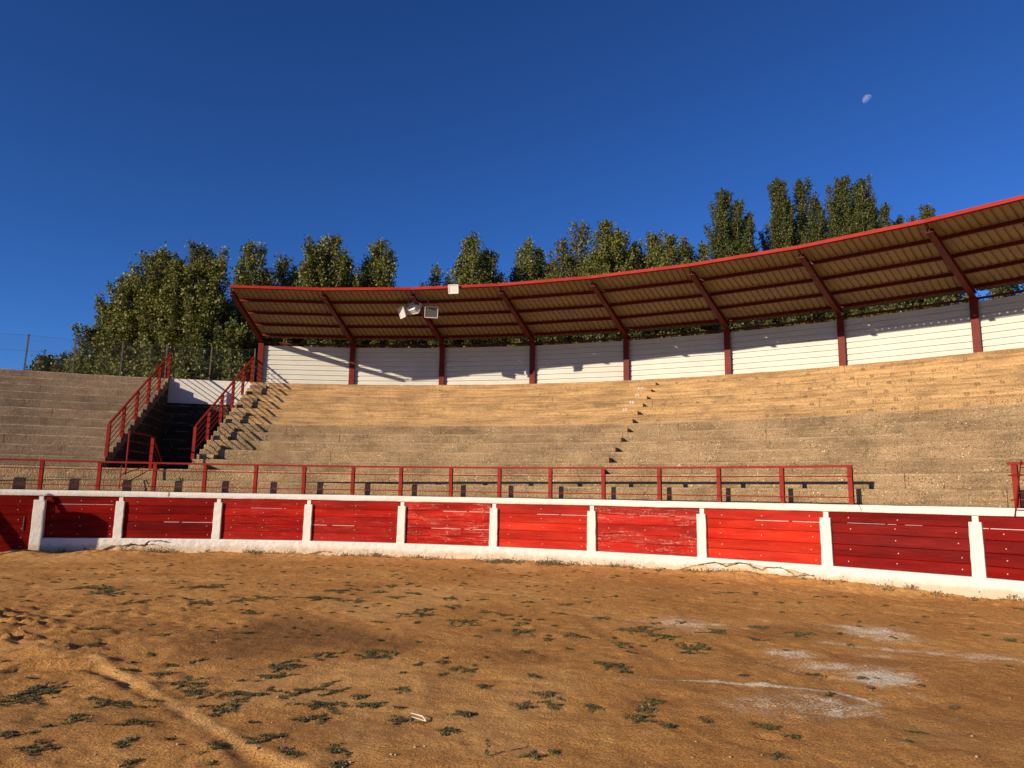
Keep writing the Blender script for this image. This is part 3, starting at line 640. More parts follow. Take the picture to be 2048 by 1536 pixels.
mb = MB(); mb.tube(P(-.1806, 20.5, 2.0), A1 + Vector((0, 0, .98)), .022, None, 8); mb.build('rail_post', M['redmetal'], g)
mb = MB(); ibeam(mb, B1 - Vector((0, 0, .1)), B1 + Vector((0, 0, .87)), .085, .085, er(-.164), .01); mb.build('rail_post', M['redmetal'], g)
for h, r in ((.97, .024), (.72, .010), (.47, .010), (.22, .010)):
    mb = MB(); k = h * .93; mb.tube(A1 + Vector((0, 0, h)), B1 + Vector((0, 0, k)), r, None, 8); mb.tube(B1 + Vector((0, 0, k)), C1 + Vector((0, 0, k)), r, None, 8)
    mb.build('top_rail' if h > .9 else 'thin_rail', M['redmetal'], g)

# leaning tube ladder at the right edge
g = thing('ladder', P(.861, 19.96, 1.41), 'thin dark red tube ladder leaning on the wall at the right edge', 'ladder')
lb, lt = P(.8525, 19.955, 1.415), P(.8602, 20.0, 2.37); dx = et(.856) * .36
for k in (0, 1):
    mb = MB(); mb.tube(lb + dx * k, lt + dx * k * .9, .011); mb.build('ladder_rail', M['oxide'], g)
for u in (.12, .42, .64, .86):
    mb = MB(); q = lb.lerp(lt, u); mb.tube(q, q + dx * .97, .008); mb.build('rung', M['oxide'], g)

# ------------------------------------------------------------------ canopy
RE, SL, ZE = 23.42, 0.128, 8.15
def zs(R): return ZE - (R - RE) * SL          # underside of the roof sheet along a rafter
CN = thing('canopy', P(0.4, 27.9, 5.68), 'cantilevered red steel canopy with corrugated beige roof over the stand', 'canopy')
def rafter(a):
    mb = MB(); tt = et(a); e = er(a)
    def sect(R, depth):
        zt = zs(R) - .10; return P(a, R, zt), P(a, R, zt - depth)
    Ra, Rb = 23.62, 28.1; t0, b0 = sect(Ra, .10); t1, b1 = sect(Rb, .215)
    up = Vector((0, 0, .012))
    for p, q, hw, th in ((t0, t1, .075, -1), (b0, b1, .075, 1)):
        mb.hexa([p - tt * hw, p + tt * hw, q + tt * hw, q - tt * hw, p - tt * hw + up * th, p + tt * hw + up * th, q + tt * hw + up * th, q - tt * hw + up * th])
    mb.hexa([b0 - tt * .006 + up, b0 + tt * .006 + up, b1 + tt * .006 + up, b1 - tt * .006 + up, t0 - tt * .006 - up, t0 + tt * .006 - up, t1 + tt * .006 - up, t1 - tt * .006 - up])
    mb.bar(t0 + tt * .0 + Vector((0, 0, -.004)), P(a, RE + .03, zs(RE) - .06), .012, .05)
    return mb.build('rafter', M['oxide'], CN)
def column(a):
    mb = MB(); zt = zs(28.0) - .33; 
    ibeam(mb, P(a, 28.01, 5.62), P(a, 28.01, zt), .20, .22, er(a), .014)
    mb.box(P(a, 28.01, 5.70), et(a) * .13, er(a) * .13, Vector((0, 0, .008)))
    return mb.build('column', M['oxide'], CN)
for a in COLS: column(a); rafter(a)
HB = 0.0625; TH = math.tan(HB); CH = math.cos(HB)
for i in range(len(COLS) - 1):
    am = (COLS[i] + COLS[i + 1]) / 2; e, tt = er(am), et(am); C0 = Vector((CX, CY, 0))
    def Q(u, v, dz=0.0): return C0 + e * v + tt * u + Vector((0, 0, zs(v / CH) + dz))
    Ve, Vb = (RE - .03) * CH, 28.32 * CH; umax = Vb * TH
    us = [(-umax, 0.0)]; u = -math.floor(umax / .183) * .183 - .07
    while u < umax:
        for du, hgt in ((0, 0), (.016, .036), (.044, .036), (.060, 0)):
            if -umax < u + du < umax: us.append((u + du, hgt))
        u += .183
    us.append((umax, 0.0)); mb = MB(); jit = rnd.uniform(-.004, .004)
    for (u0, h0), (u1, h1) in zip(us[:-1], us[1:]):
        s0 = max(Ve, abs(u0) / TH); s1 = max(Ve, abs(u1) / TH)
        if Vb - max(s0, s1) < .02: continue
        mb.add([Q(u0, s0, h0), Q(u1, s1, h1), Q(u1, Vb, h1), Q(u0, Vb, h0)], [(0, 1, 2, 3)])
    mb.build('roof_sheet', M['sheet'], CN)
    mb = MB(); v = (RE - .055) * CH; w = v * TH
    mb.box(C0 + e * v + Vector((0, 0, zs(RE) - .020)), tt * (w - .004), e * .022, Vector((0, 0, .044)))
    mb.box(C0 + e * (v + .05) + Vector((0, 0, zs(RE) - .066)), tt * (w - .01), e * .028, Vector((0, 0, .006)))
    mb.build('fascia', M['fascia'], CN)
    for R in (24.42, 25.55, 26.70, 27.80):
        mb = MB(); v = R * CH; w = v * TH; c = C0 + e * v + Vector((0, 0, zs(R) - .052))
        ibeam(mb, c - tt * (w - .012), c + tt * (w - .012), .06, .094, Vector((0, 0, 1)), .008); mb.build('purlin', M['oxide'], CN)
    mb = MB(); v = 28.1 * CH; w = v * TH; c = C0 + e * v + Vector((0, 0, 7.27)); mb.bar(c - tt * (w - .02), c + tt * (w - .02), .05, .06); mb.build('girt', M['oxide'], CN)
# white ribbed cladding behind the seats
CW = thing('cladding_wall', P(0.4, 28.05, 5.66), 'white ribbed metal windbreak standing between the red columns behind the seats', 'wall')
for i in range(len(COLS) - 1):
    a0, a1 = COLS[i], COLS[i + 1]; p0, p1 = P(a0, 28.035, 0), P(a1, 28.035, 0); d = (p1 - p0).normalized(); am = (a0 + a1) / 2; n = -er(am)
    L = (p1 - p0).length; zz = []; z = 5.60 + .05
    zz.append((5.60, 0.0))
    while z < 7.12:
        zz += [(z, 0.0), (z + .010, -.034), (z + .036, -.034), (z + .048, 0.004), (z + .105, .004), (z + .112, -.004), (z + .120, -.004), (z + .127, 0.0)]; z += .186
    zz.append((7.14, 0)); mb = MB(); zoff = rnd.uniform(-.004, .004)
    lim = 12
    pts = [[p0 + d * (.012 + (L - .024) * k / lim) + n * (q + .0015 * math.sin(k * 1.7 + z)) + Vector((0, 0, z + zoff)) for (z, q) in zz] for k in range(lim + 1)]
    nz = len(zz); mb.add([v for col in pts for v in col], [(nz * k + j, nz * k + nz + j, nz * k + nz + j + 1, nz * k + j + 1) for k in range(lim) for j in range(nz - 1)])
    mb.box(p0 + d * L / 2 - n * .02 + Vector((0, 0, 7.15)), d * (L / 2 - .02), n * .025, Vector((0, 0, .012)))
    mb.build('cladding_panel', M['clad'], CW)

# ------------------------------------------------------------------ floodlights
def floodlight(loc, aim, label, s=0.4, mats=('lampwhite', 'glass'), up=Vector((0, 0, 1)), hang=None, bk_=.30):
    g = thing('floodlight', loc, label, 'floodlight', 'floodlights on the canopy'); f = Vector(aim).normalized(); x = f.cross(up).normalized(); y = x.cross(f); c = Vector(loc)
    h = s / 2; k = s * bk_; dep = s * .42
    mb = MB(); fr = [c + x * i * h + y * j * h * .86 for i, j in ((-1, -1), (1, -1), (1, 1), (-1, 1))]; bk = [c - f * dep + x * i * k + y * j * k for i, j in ((-1, -1), (1, -1), (1, 1), (-1, 1))]
    mb.hexa(bk + fr); mb.build('housing', M[mats[0]], g, bevel=.012)
    mb = MB()
    for i in range(4): mb.bar(fr[i] + f * .008, fr[(i + 1) % 4] + f * .008, .022, .03, f)
    mb.build('bezel', M['lampwhite'], g)
    mb = MB(); mb.box(c + f * .004, x * h * .9, y * h * .78, f * .003); mb.build('lens', M[mats[1]], g)
    mb = MB(); p = c - f * dep * .5; top = hang or (p + Vector((0, 0, s * .75)))
    for sg in (-1, 1): mb.bar(p + x * sg * (h + .015), p + x * sg * (h + .015) + (Vector(top) - p) * .62, .03, .008, x)
    mb.bar(p + x * (h + .03) + (Vector(top) - p) * .62, p - x * (h + .03) + (Vector(top) - p) * .62, .03, .010); mb.tube(p + (Vector(top) - p) * .6, top, .012)
    mb.build('bracket', M[mats[0]], g)
fx = P(.1355, 24.3, 7.70)
floodlight(fx + et(.14) * -.42 + Vector((0, 0, -.10)), -er(.14) * .62 - et(.14) * .72 - Vector((0, 0, .35)), 'floodlight turned to the left in the cluster under the canopy', .40, ('lampgrey', 'led'), hang=P(.128, 24.3, zs(24.3) - .02))
floodlight(fx + er(.14) * .12 + Vector((0, 0, .03)), er(.14) * .75 + et(.14) * .42 - Vector((0, 0, .42)), 'white backed floodlight in the middle of the canopy cluster, facing the stand', .44, ('lampwhite', 'glass'), hang=P(.1365, 24.3, zs(24.3) - .1), bk_=.42)
floodlight(fx + et(.14) * .58 + Vector((0, 0, -.11)), -er(.14) * .85 + et(.14) * .25 - Vector((0, 0, .42)), 'grey floodlight facing the ring, rightmost in the canopy cluster', .42, ('lampgrey', 'glass'), hang=P(.1535, 24.3, zs(24.3) - .02))
floodlight(P(.2026, 23.24, 8.03), -er(.2) * .95 - Vector((0, 0, .25)), 'single white square lamp fixed to the bright red edge of the canopy', .31, ('lampwhite', 'led'), hang=P(.2026, 23.36, 8.12))
for (a, R) in ((.1355, 24.3),):
    pass

# ------------------------------------------------------------------ chain link fence on the left stand
FP = [-.6, -.547, -.4955, -.4439, -.394, -.3407, -.2862, -.2321, -.1765, -.1195]
g = thing('chain_link_fence', P(-.35, 28.2, 5.68), 'chain link fence with rusty posts on the left stand, trees behind it', 'fence')
for a in FP:
    mb = MB(); b = rnd.uniform(-.03, .03); mb.bar(P(a, 28.2, 5.55), P(a + b / 28, 28.2, 7.06), .045, .045, er(a)); mb.build('fence_post', M['fencepost'], g)
def ribbon(V, F, pts, w):
    for (p, q) in zip(pts[:-1], pts[1:]):
        d = (q - p).normalized(); n = d.cross(er(-.35)).normalized() * (w / 2); k = len(V)
        V += [p - n, p + n, q + n, q - n]; F.append((k, k + 1, k + 2, k + 3))
V = []; F = []; Rw = 28.165; s = FP[0] * Rw; Hh = 1.27
while s < FP[-1] * Rw:
    for sg in (1, -1):
        pts = []
        for k in range(4):
            u = k / 3; ss = s + sg * Hh * u
            if FP[0] * Rw - .1 < ss < FP[-1] * Rw + .05: pts.append(P(ss / Rw, Rw, 5.70 + Hh * u + .02 * math.sin(ss * 1.6)))
        if len(pts) > 1: ribbon(V, F, pts, .0032)
    s += .098
npmesh('wire_mesh', np.array([tuple(v) for v in V]), F, M['wire'], g)
for z in (6.42, 6.985):
    mb = MB(); n = 36
    for i in range(n):
        s0, s1 = FP[0] + (FP[-1] - FP[0]) * i / n, FP[0] + (FP[-1] - FP[0]) * (i + 1) / n
        f_ = lambda q: z + .02 * math.sin(q * Rw * 1.6)
        mb.tube(P(s0, Rw, f_(s0)), P(s1, Rw, f_(s1)), .005, None, 4, 0, False)
    mb.build('tension_wire', M['wire'], g)

# ------------------------------------------------------------------ trees
def leaves(centers, size, seed, up_bias=0.25):
    r = np.random.default_rng(seed); n = len(centers)
    nn = r.normal(size=(n, 3)); nn[:, 2] += up_bias; nn /= np.linalg.norm(nn, axis=1)[:, None]
    t = r.normal(size=(n, 3)); t -= (t * nn).sum(1)[:, None] * nn; t /= np.linalg.norm(t, axis=1)[:, None]; b = np.cross(nn, t)
    s = size * r.uniform(.65, 1.25, n)[:, None]
    V = np.stack([centers - t * s * .55, centers - b * s * .42 - t * s * .08, centers + t * s * .55, centers + b * s * .42 - t * s * .08], 1).reshape(-1, 3)
    return V, np.arange(4 * n).reshape(n, 4)
def tree(name, label, leaders, zb, mat, asc=1.5, dens=1.0, leaf=.122, cat='tree', seed=0, pw=2.0, group='trees behind the stand', sig=.19):
    r = random.Random(seed); rg = np.random.default_rng(seed + 1000)
    bx = sum(l[0] for l in leaders) / len(leaders); by = sum(l[1] for l in leaders) / len(leaders)
    g = thing(name, (bx, by, 0), label, cat, group); tr = MB(); C = []
    for (x, y, zt, rad) in leaders:
        y = y + r.uniform(-.5, .5); base = Vector((bx, by, 0)); H = zt - zb
        def axis(z):
            u = min(1, max(0, (z - .5) / max(1e-3, zb + .5))); u = u * u * (3 - 2 * u)
            return Vector((bx + (x - bx) * u + .12 * math.sin(z * .9 + seed), by + (y - by) * u + .1 * math.cos(z * .8 + seed), z))
        zz = np.linspace(0, zt - .3, 12)
        for z0_, z1_ in zip(zz[:-1], zz[1:]):
            f0 = .02 + .17 * (1 - z0_ / zt) * min(1.6, zt / 12); f1 = .02 + .17 * (1 - z1_ / zt) * min(1.6, zt / 12); tr.tube(axis(z0_), axis(z1_), f0, f1, 6, 0, False)
        nb = int(H * 7.0 * (0.7 + .5 * rad)); rad = rad * 1.22; lop = [r.uniform(.60, 1.18) for _ in range(7)]
        for i in range(nb):
            u = (i + r.random()) / nb; zs_ = zb + H * u * .97; az = i * 2.39996 + r.uniform(-.4, .4)
            env = rad * min(1, (.35 + u / .2)) * (max(0, 1 - u ** pw) ** .62 * 1.02 + .09) * lop[int((az % 6.283) / 6.283 * 7) % 7] * (0.8 + .4 * math.sin(u * 11 + seed + az) ** 2)
            ln = env * r.choice((r.uniform(.5, .95), r.uniform(.75, 1.08), r.uniform(.9, 1.28))); rise = min(ln * asc * r.uniform(.8, 1.2), max(.15, zt - zs_ - .05))
            p0 = axis(zs_); d = Vector((math.cos(az), math.sin(az), 0))
            p1 = p0 + d * ln * .62 + Vector((0, 0, rise * .45)); p2 = p0 + d * ln + Vector((0, 0, rise))
            tr.tube(p0, p1, .028, .016, 3, 0, False); tr.tube(p1, p2, .016, .006, 3, 0, False)
            L = ln + rise; n = max(8, int(L * 88 * dens))
            t = rg.uniform(.12, 1.03, n) ** .8; q = np.where(t[:, None] < .5, np.array(p0) + (np.array(p1) - np.array(p0)) * (t[:, None] * 2), np.array(p1) + (np.array(p2) - np.array(p1)) * (t[:, None] * 2 - 1))
            C.append(q + rg.normal(size=(n, 3)) * (sig * (1.15 - .55 * t))[:, None])
        n = int(120 * dens); t = rg.uniform(0, 1, n); q = np.array([axis(zt - .9 * k) for k in t]); C.append(q + rg.normal(size=(n, 3)) * (.04 + .12 * t)[:, None])
    tr.build('trunk', M['bark'], g); C = np.concatenate(C)
    V, F = leaves(C, leaf, seed + 5); npmesh('crown', V, F, M[mat], g)
    return g
tree('poplar_tree', 'broad leafy poplar standing furthest left, its crown stepping down behind the fence', [(-18.84, 36.51, 14.1, 1.5), (-20.2, 36.6, 12.9, 1.3), (-21.4, 36.9, 11.6, 1.2), (-22.2, 37.1, 10.0, 1.1), (-19.6, 36.3, 11.0, 1.3), (-23.1, 37.2, 8.6, .9)], 3.0, 'leaf', 1.3, 1.25, seed=1)
tree('poplar_tree', 'tall dense poplar just left of the canopy end', [(-16.6, 35.46, 14.3, 1.5), (-15.6, 35.3, 13.4, 1.2), (-17.5, 35.9, 13.2, 1.1), (-15.0, 35.0, 10.8, 1.4), (-13.6, 34.6, 9.6, 1.2)], 3.0, 'leaf', 1.35, 1.25, seed=2)
tree('poplar_tree', 'pointed poplar crown rising over the left tip of the canopy roof', [(-14.99, 39.29, 15.75, 1.0), (-15.6, 39.2, 14.6, .8), (-14.2, 39.5, 14.2, .7), (-13.6, 39.0, 11.5, 1.2)], 5, 'leaf', 1.5, 1.1, seed=3)
tree('poplar_tree', 'small low poplar top between two taller ones above the canopy', [(-13.74, 41.33, 15.5, .85), (-12.9, 41.2, 14.9, .7)], 6, 'leaf', 1.5, .9, seed=4)
tree('poplar_tree', 'round shouldered poplar crown above the second canopy bay', [(-10.26, 38.25, 15.9, 1.25), (-11.0, 38.3, 14.9, 1.0), (-9.4, 38.4, 14.8, .9)], 5, 'leaf', 1.5, 1.1, seed=5)
tree('poplar_tree', 'poplar crown with a slanting right edge beside a gap of sky', [(-8.0, 39.21, 16.2, 1.0), (-7.2, 39.2, 15.4, .9), (-8.6, 39.3, 15.0, .8)], 5, 'leaf', 1.5, 1.1, seed=6)
tree('poplar_tree', 'smallest poplar tip showing near the single canopy lamp', [(-4.9, 42.32, 15.6, .6), (-4.2, 42.3, 15.1, .5)], 6, 'leaf', 1.5, 1.0, seed=7)
tree('poplar_tree', 'poplar crown standing alone right of the single canopy lamp', [(-2.6, 41.12, 16.9, 1.2), (-1.7, 41.1, 16.1, 1.0), (-3.3, 41.2, 15.9, .8), (-1.0, 41.0, 14.6, .9)], 6, 'leaf', 1.5, 1.1, seed=8)
tree('poplar_tree', 'flat topped poplar crown left of the sparse yellowish tree', [(.9, 43.0, 17.7, 1.0), (1.7, 43.0, 17.2, .9), (2.3, 42.8, 16.0, 1.2), (.2, 42.9, 15.6, 1.0), (-.6, 42.9, 14.6, .9)], 6, 'leaf', 1.5, 1.05, seed=9)
tree('poplar_tree', 'sparse yellowish poplar with bare branches showing sky through it', [(4.05, 40.94, 18.1, .8), (3.0, 41.07, 17.1, .7), (3.6, 40.9, 16.0, 1.1)], 8, 'leafy', 1.6, .6, seed=10)
tree('poplar_tree', 'square topped poplar standing higher than the leafy mass to its right', [(5.3, 39.98, 17.8, 1.0), (6.0, 40.0, 17.4, .9), (5.0, 39.8, 15.6, 1.2), (6.6, 39.7, 15.9, 1.1)], 6, 'leaf', 1.6, 1.15, seed=11)
tree('leafy_tree', 'wide olive green leafy mass below the dark poplars', [(7.2, 41.11, 17.0, 1.1), (8.3, 41.0, 17.3, 1.1), (9.3, 41.05, 17.3, 1.1), (10.4, 41.0, 17.2, 1.0), (11.3, 41.2, 17.1, 1.0), (12.2, 41.1, 16.3, .9), (8.8, 40.2, 15.5, 1.3), (10.2, 40.2, 15.4, 1.3)], 5, 'leaf', 1.2, 1.1, seed=12)
tree('lombardy_poplar', 'dark narrow poplar with two spires, leftmost of the tall ones', [(14.42, 47.23, 23.2, .85), (15.45, 47.33, 22.4, .75), (16.2, 47.5, 21.4, .7), (15.0, 47.0, 19.0, 1.0)], 5, 'leafd', 2.6, 1.35, .115, seed=13, sig=.17, pw=2.6)
tree('lombardy_poplar', 'dark narrow poplar with three spires in the middle of the tall ones', [(18.7, 48.07, 24.3, .85), (19.6, 48.1, 23.2, .8), (20.45, 48.06, 24.4, .8), (21.5, 48.22, 22.9, .6), (19.4, 47.8, 20.0, 1.3)], 5, 'leafd', 2.6, 1.35, .115, seed=14, sig=.17, pw=2.6)
tree('lombardy_poplar', 'broadest and tallest dark poplar above the canopy roof', [(23.3, 47.08, 24.3, 1.0), (24.3, 47.1, 23.9, .95), (22.4, 47.33, 22.6, .8), (24.9, 47.1, 22.4, .7), (23.4, 46.9, 20.5, 1.3)], 5, 'leafd', 2.6, 1.35, .115, seed=15, sig=.17, pw=2.6)
tree('lombardy_poplar', 'single thin poplar tip right of the broad dark poplar', [(28.56, 52.08, 24.5, .55), (28.9, 52.1, 22.6, .7)], 8, 'leafd', 2.6, 1.2, .115, seed=16, sig=.17, pw=2.6)
tree('lombardy_poplar', 'poplar with low pointed tips just above the roof edge at the right', [(30.3, 53.17, 24.0, .5), (31.2, 53.1, 23.9, .5), (32.2, 53.08, 24.7, .7)], 8, 'leafd', 2.6, 1.2, .115, seed=17, sig=.17, pw=2.6)
tree('round_bush', 'dark feathery bush behind the chain link fence', [(-28.6, 43.26, 9.5, 1.2), (-27.5, 43.3, 9.7, 1.2), (-26.2, 43.2, 9.2, 1.0), (-25.2, 43.2, 8.9, 1.0), (-29.6, 43.2, 8.4, .9)], 4, 'leafd', .9, 1.2, .16, 'bush', seed=18, group=None, sig=.22)
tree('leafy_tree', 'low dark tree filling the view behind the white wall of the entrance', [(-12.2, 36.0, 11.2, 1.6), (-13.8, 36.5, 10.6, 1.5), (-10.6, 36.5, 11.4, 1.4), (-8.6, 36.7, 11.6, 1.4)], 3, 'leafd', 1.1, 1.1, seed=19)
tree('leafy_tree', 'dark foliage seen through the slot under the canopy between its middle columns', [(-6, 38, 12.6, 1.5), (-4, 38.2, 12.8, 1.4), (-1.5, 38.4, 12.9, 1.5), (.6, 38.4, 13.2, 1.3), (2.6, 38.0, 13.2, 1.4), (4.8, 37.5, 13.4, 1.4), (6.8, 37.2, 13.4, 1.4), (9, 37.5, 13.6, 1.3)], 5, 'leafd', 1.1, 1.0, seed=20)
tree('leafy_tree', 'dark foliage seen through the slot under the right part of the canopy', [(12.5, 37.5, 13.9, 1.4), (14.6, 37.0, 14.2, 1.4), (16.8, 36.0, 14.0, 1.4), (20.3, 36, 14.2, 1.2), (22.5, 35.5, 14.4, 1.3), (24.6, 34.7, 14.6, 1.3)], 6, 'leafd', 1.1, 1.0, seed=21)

# ------------------------------------------------------------------ moon
m_, t_, b_ = newmat('moon'); t_.nodes.remove(b_)
df = t_.nodes.new('ShaderNodeBsdfDiffuse'); tp = t_.nodes.new('ShaderNodeBsdfTransparent'); ad = t_.nodes.new('ShaderNodeAddShader')
t_.links.new(ramp(t_, noise(t_, coords(t_), .22, 4), ((.4, (.055, .058, .066)), (.6, (.105, .108, .115)))), df.inputs[0])
t_.links.new(df.outputs[0], ad.inputs[0]); t_.links.new(tp.outputs[0], ad.inputs[1]); t_.links.new(ad.outputs[0], t_.nodes['Material Output'].inputs[0])
bm = bmesh.new(); bmesh.ops.create_uvsphere(bm, u_segments=64, v_segments=32, radius=5.7)
mv = Vector((0.416, 0.778, 0.471)).normalized(); ml = (_Y * .66 - _X * .75).normalized(); cutn = (ml * .97 - mv * .22).normalized()
bmesh.ops.bisect_plane(bm, geom=bm.verts[:] + bm.edges[:] + bm.faces[:], plane_co=(0, 0, 0), plane_no=-cutn, clear_outer=True); me = bpy.data.meshes.new('moon'); bm.to_mesh(me); bm.free(); me.materials.append(m_)  # unlit side cut off; the phase is in the shape, not the light
me.polygons.foreach_set('use_smooth', [True] * len(me.polygons)); mo = bpy.data.objects.new('moon', me); COL.objects.link(mo)
mo.location = Vector((0.416, 0.778, 0.471)).normalized() * 1000 + Vector((0, 0, CAM_Z)); tag(mo, 'pale half moon in the blue daytime sky', 'moon')

# ------------------------------------------------------------------ weeds
WEEDS = [(-6.61,11.95,.45),(-6.17,11.36,.27),(-5.11,12.34,.38),(-5.37,10.53,.21),(-4.42,10.55,.23),(-3.84,11.05,.32),(-2.92,11.37,.35),(-2.8,12.2,.25),(-3.43,9.91,.12),(-4.74,8.58,.17),(-3.89,8.38,.08),(-3.01,8.46,.13),(-1.85,7.48,.18),(-2.14,7.01,.26),(-2.05,6.65,.18),(-3.09,6.63,.13),(-2.71,6.37,.17),(-3.45,6.77,.08),(-3.83,6.08,.28),(-3.73,5.79,.21),(-2.96,5.75,.19),(-1.99,6.07,.2),(-1.58,6.22,.23),(-2.32,6.07,.14),(-2.58,6.11,.12),(-2.11,5.69,.17),(-1.4,5.44,.13),(-3.01,5.33,.11),(-3.24,4.97,.1),(-2.95,4.74,.11),(-2.44,4.84,.09),(-1.83,4.78,.09),(-1.34,4.72,.08),(-1.07,4.79,.09),(-1.0,4.61,.08),(-2.26,4.54,.06),(-4.34,7.7,.1),(-3.16,7.0,.09),(-2.11,13.01,.16),(-1.81,13.42,.11),(-2.34,12.91,.07),(-2.13,12.22,.17),(-1.57,12.17,.15),(-2.34,11.23,.15),(-1.79,11.56,.14),(-.93,11.5,.16),(-1.26,10.01,.24),(-1.13,10.32,.14),(-.85,10.57,.14),(-.6,9.47,.21),(-.01,10.06,.12),(-.3,10.32,.12),(.08,8.92,.21),(.3,11.28,.12),(.91,11.15,.13),(.47,8.53,.07),(.23,7.88,.07),(.82,8.77,.16),(1.29,9.99,.14),(1.55,9.22,.27),(1.82,8.8,.21),(2.02,8.2,.19),(1.32,8.41,.1),(1.93,7.89,.12),(-1.26,7.57,.24),(-.6,7.21,.07),(-.41,6.94,.13),(-.59,6.75,.06),(1.01,7.2,.21),(1.09,6.97,.08),(-.2,6.32,.06),(-.88,6.26,.08),(-1.16,6.02,.07),(-.81,5.7,.05),(.33,5.88,.09),(.14,5.82,.08),(1.06,5.8,.11),(.3,4.78,.03),(2.6,9.12,.19),(3.19,9.54,.13),(3.58,9.04,.18),(2.9,8.68,.1),(2.13,8.2,.18),(2.92,7.08,.08),(3.32,6.94,.07),(3.21,6.59,.04),(3.68,6.62,.03),(1.99,5.24,.05),(1.45,5.56,.06),(2.92,5.41,.05),(3.56,5.97,.04),(6.05,8.92,.15),(6.65,10.53,.04),(6.0,10.59,.05),(7.92,11.43,.08),(4.04,14.08,.1),(3.9,12.86,.18),(5.47,12.44,.06)]
SINGLE = [(-1.39, 5.79, .18, 'wide dark weed clump in the left foreground, right of the sandy rut'), (-2.57, 5.24, .10, 'small weed clump lying left of the sandy rut'), (-1.61, 5.01, .09, 'ragged weed clump close beside the lower end of the sandy rut'),
          (-1.05, 5.76, .13, 'oval weed clump between the wide clump and the star shaped one'), (-.32, 5.56, .10, 'star shaped weed clump alone on bare sand in the central foreground'), (-.4, 5.19, .07, 'small low weed clump just below the star shaped one'),
          (-.74, 5.4, .11, 'weed clump with a pale forked twig lying on it'), (.32, 6.16, .11, 'upper clump of the trio of weeds in the middle of the bare sand'), (.67, 5.83, .07, 'small weed clump alone on the sand right of the trio'), (1.18, 6.0, .09, 'weed clump highest in the right hand group of four'),
          (.99, 5.53, .11, 'spreading weed clump below the right hand group'), (1.14, 5.38, .07, 'small weed clump lowest in the right hand group'), (.26, 6.65, .08, 'thin weed clump above the trio on bare sand'),
          (1.88, 5.44, .09, 'dark weed clump below the lime speckles in the right foreground'), (1.72, 4.84, .07, 'weed clump at the bottom edge of the right foreground'), (.16, 4.73, .06, 'sprawling weed sprig beside the upright one at the bottom edge')]
def weed_leaves(x, y, r, rg, dens=1.0):
    arms = max(3, int(6 + 30 * r)); C = []; S = []
    per = max(9, int(1500 * r * r * 9 * dens / arms + 12 * dens))
    for k in range(arms):
        a = rg.uniform(0, 6.283); ox = rg.normal() * r * .35; oy = rg.normal() * r * .35; ln = r * rg.uniform(.45, 1.15); bend = rg.uniform(-.8, .8)
        t = rg.uniform(0, 1, per); aa = a + bend * t
        px = x + ox + np.cos(aa) * ln * t + rg.normal(size=per) * .011; py = y + oy + np.sin(aa) * ln * t + rg.normal(size=per) * .011
        C.append(np.stack([px, py, rg.uniform(.001, .015, per) * (1 - .5 * t)], 1)); q = np.linspace(0, 1, 4); S.append([(x + ox + math.cos(a + bend * u) * ln * u, y + oy + math.sin(a + bend * u) * ln * u) for u in q])
    return np.concatenate(C), S
def weed_obj(name, plist, seed, dens=1.0):
    rg = np.random.default_rng(seed); CC = []; V2 = []; F2 = []
    for (x, y, r) in plist:
        C, S = weed_leaves(x, y, r, rg, dens); C[:, 2] += height(C[:, 0], C[:, 1]); CC.append(C)
        for st in S:
            for (ax, ay), (bx, by) in zip(st[:-1], st[1:]):
                h0 = float(height(ax, ay)) + .012; h1 = float(height(bx, by)) + .012; L = math.hypot(bx - ax, by - ay) + 1e-6; nx, ny = -(by - ay) / L * .0022, (bx - ax) / L * .0022; k = len(V2)
                V2 += [(ax - nx, ay - ny, h0), (ax + nx, ay + ny, h0), (bx + nx, by + ny, h1), (bx - nx, by - ny, h1)]; F2.append((k, k + 1, k + 2, k + 3))
    C = np.concatenate(CC); V, F = leaves(C, .0145, seed + 3, 1.4)
    Fs = np.concatenate([F, np.array(F2) + len(V)]); mi = np.concatenate([np.zeros(len(F), int), np.ones(len(F2), int)])
    return npmesh(name, np.concatenate([V, np.array(V2)]), Fs, [M['weed'], M['dry']], None, mi)
rw = random.Random(3); extra = []
for _ in range(520):
    x = rw.uniform(-9, 8.5); y = rw.uniform(4.4, 16.5)
    if math.hypot(x - CX, y - CY) > 19.3: continue
    if y < 7.5 and x > -.3 and rw.random() < .75: continue
    if x > 2 and rw.random() < .5: continue
    extra.append((x, y, rw.uniform(.008, .045) * (1 + (y > 9) * .6)))
foot_w = []
for _ in range(190):
    a = rw.uniform(-.25, .9)
    if rw.random() < .45: a = rw.choice((.325, .335, .375, .40, .16, .22, .46, .0, -.12)) + rw.gauss(0, .012)
    R = 19.86 - abs(rw.gauss(0, .12)); p = P(a, R, 0); foot_w.append((p.x, p.y, rw.uniform(.03, .09)))
for c in ((.318, .14), (.328, .16), (.34, .15), (.385, .12), (.40, .12)):
    p = P(c[0], 19.72, 0); foot_w.append((p.x, p.y, c[1]))
tag(weed_obj('weeds', WEEDS + extra, 21), 'patches of low dark weeds scattered over the sandy ring floor', 'weeds', None, 'stuff')
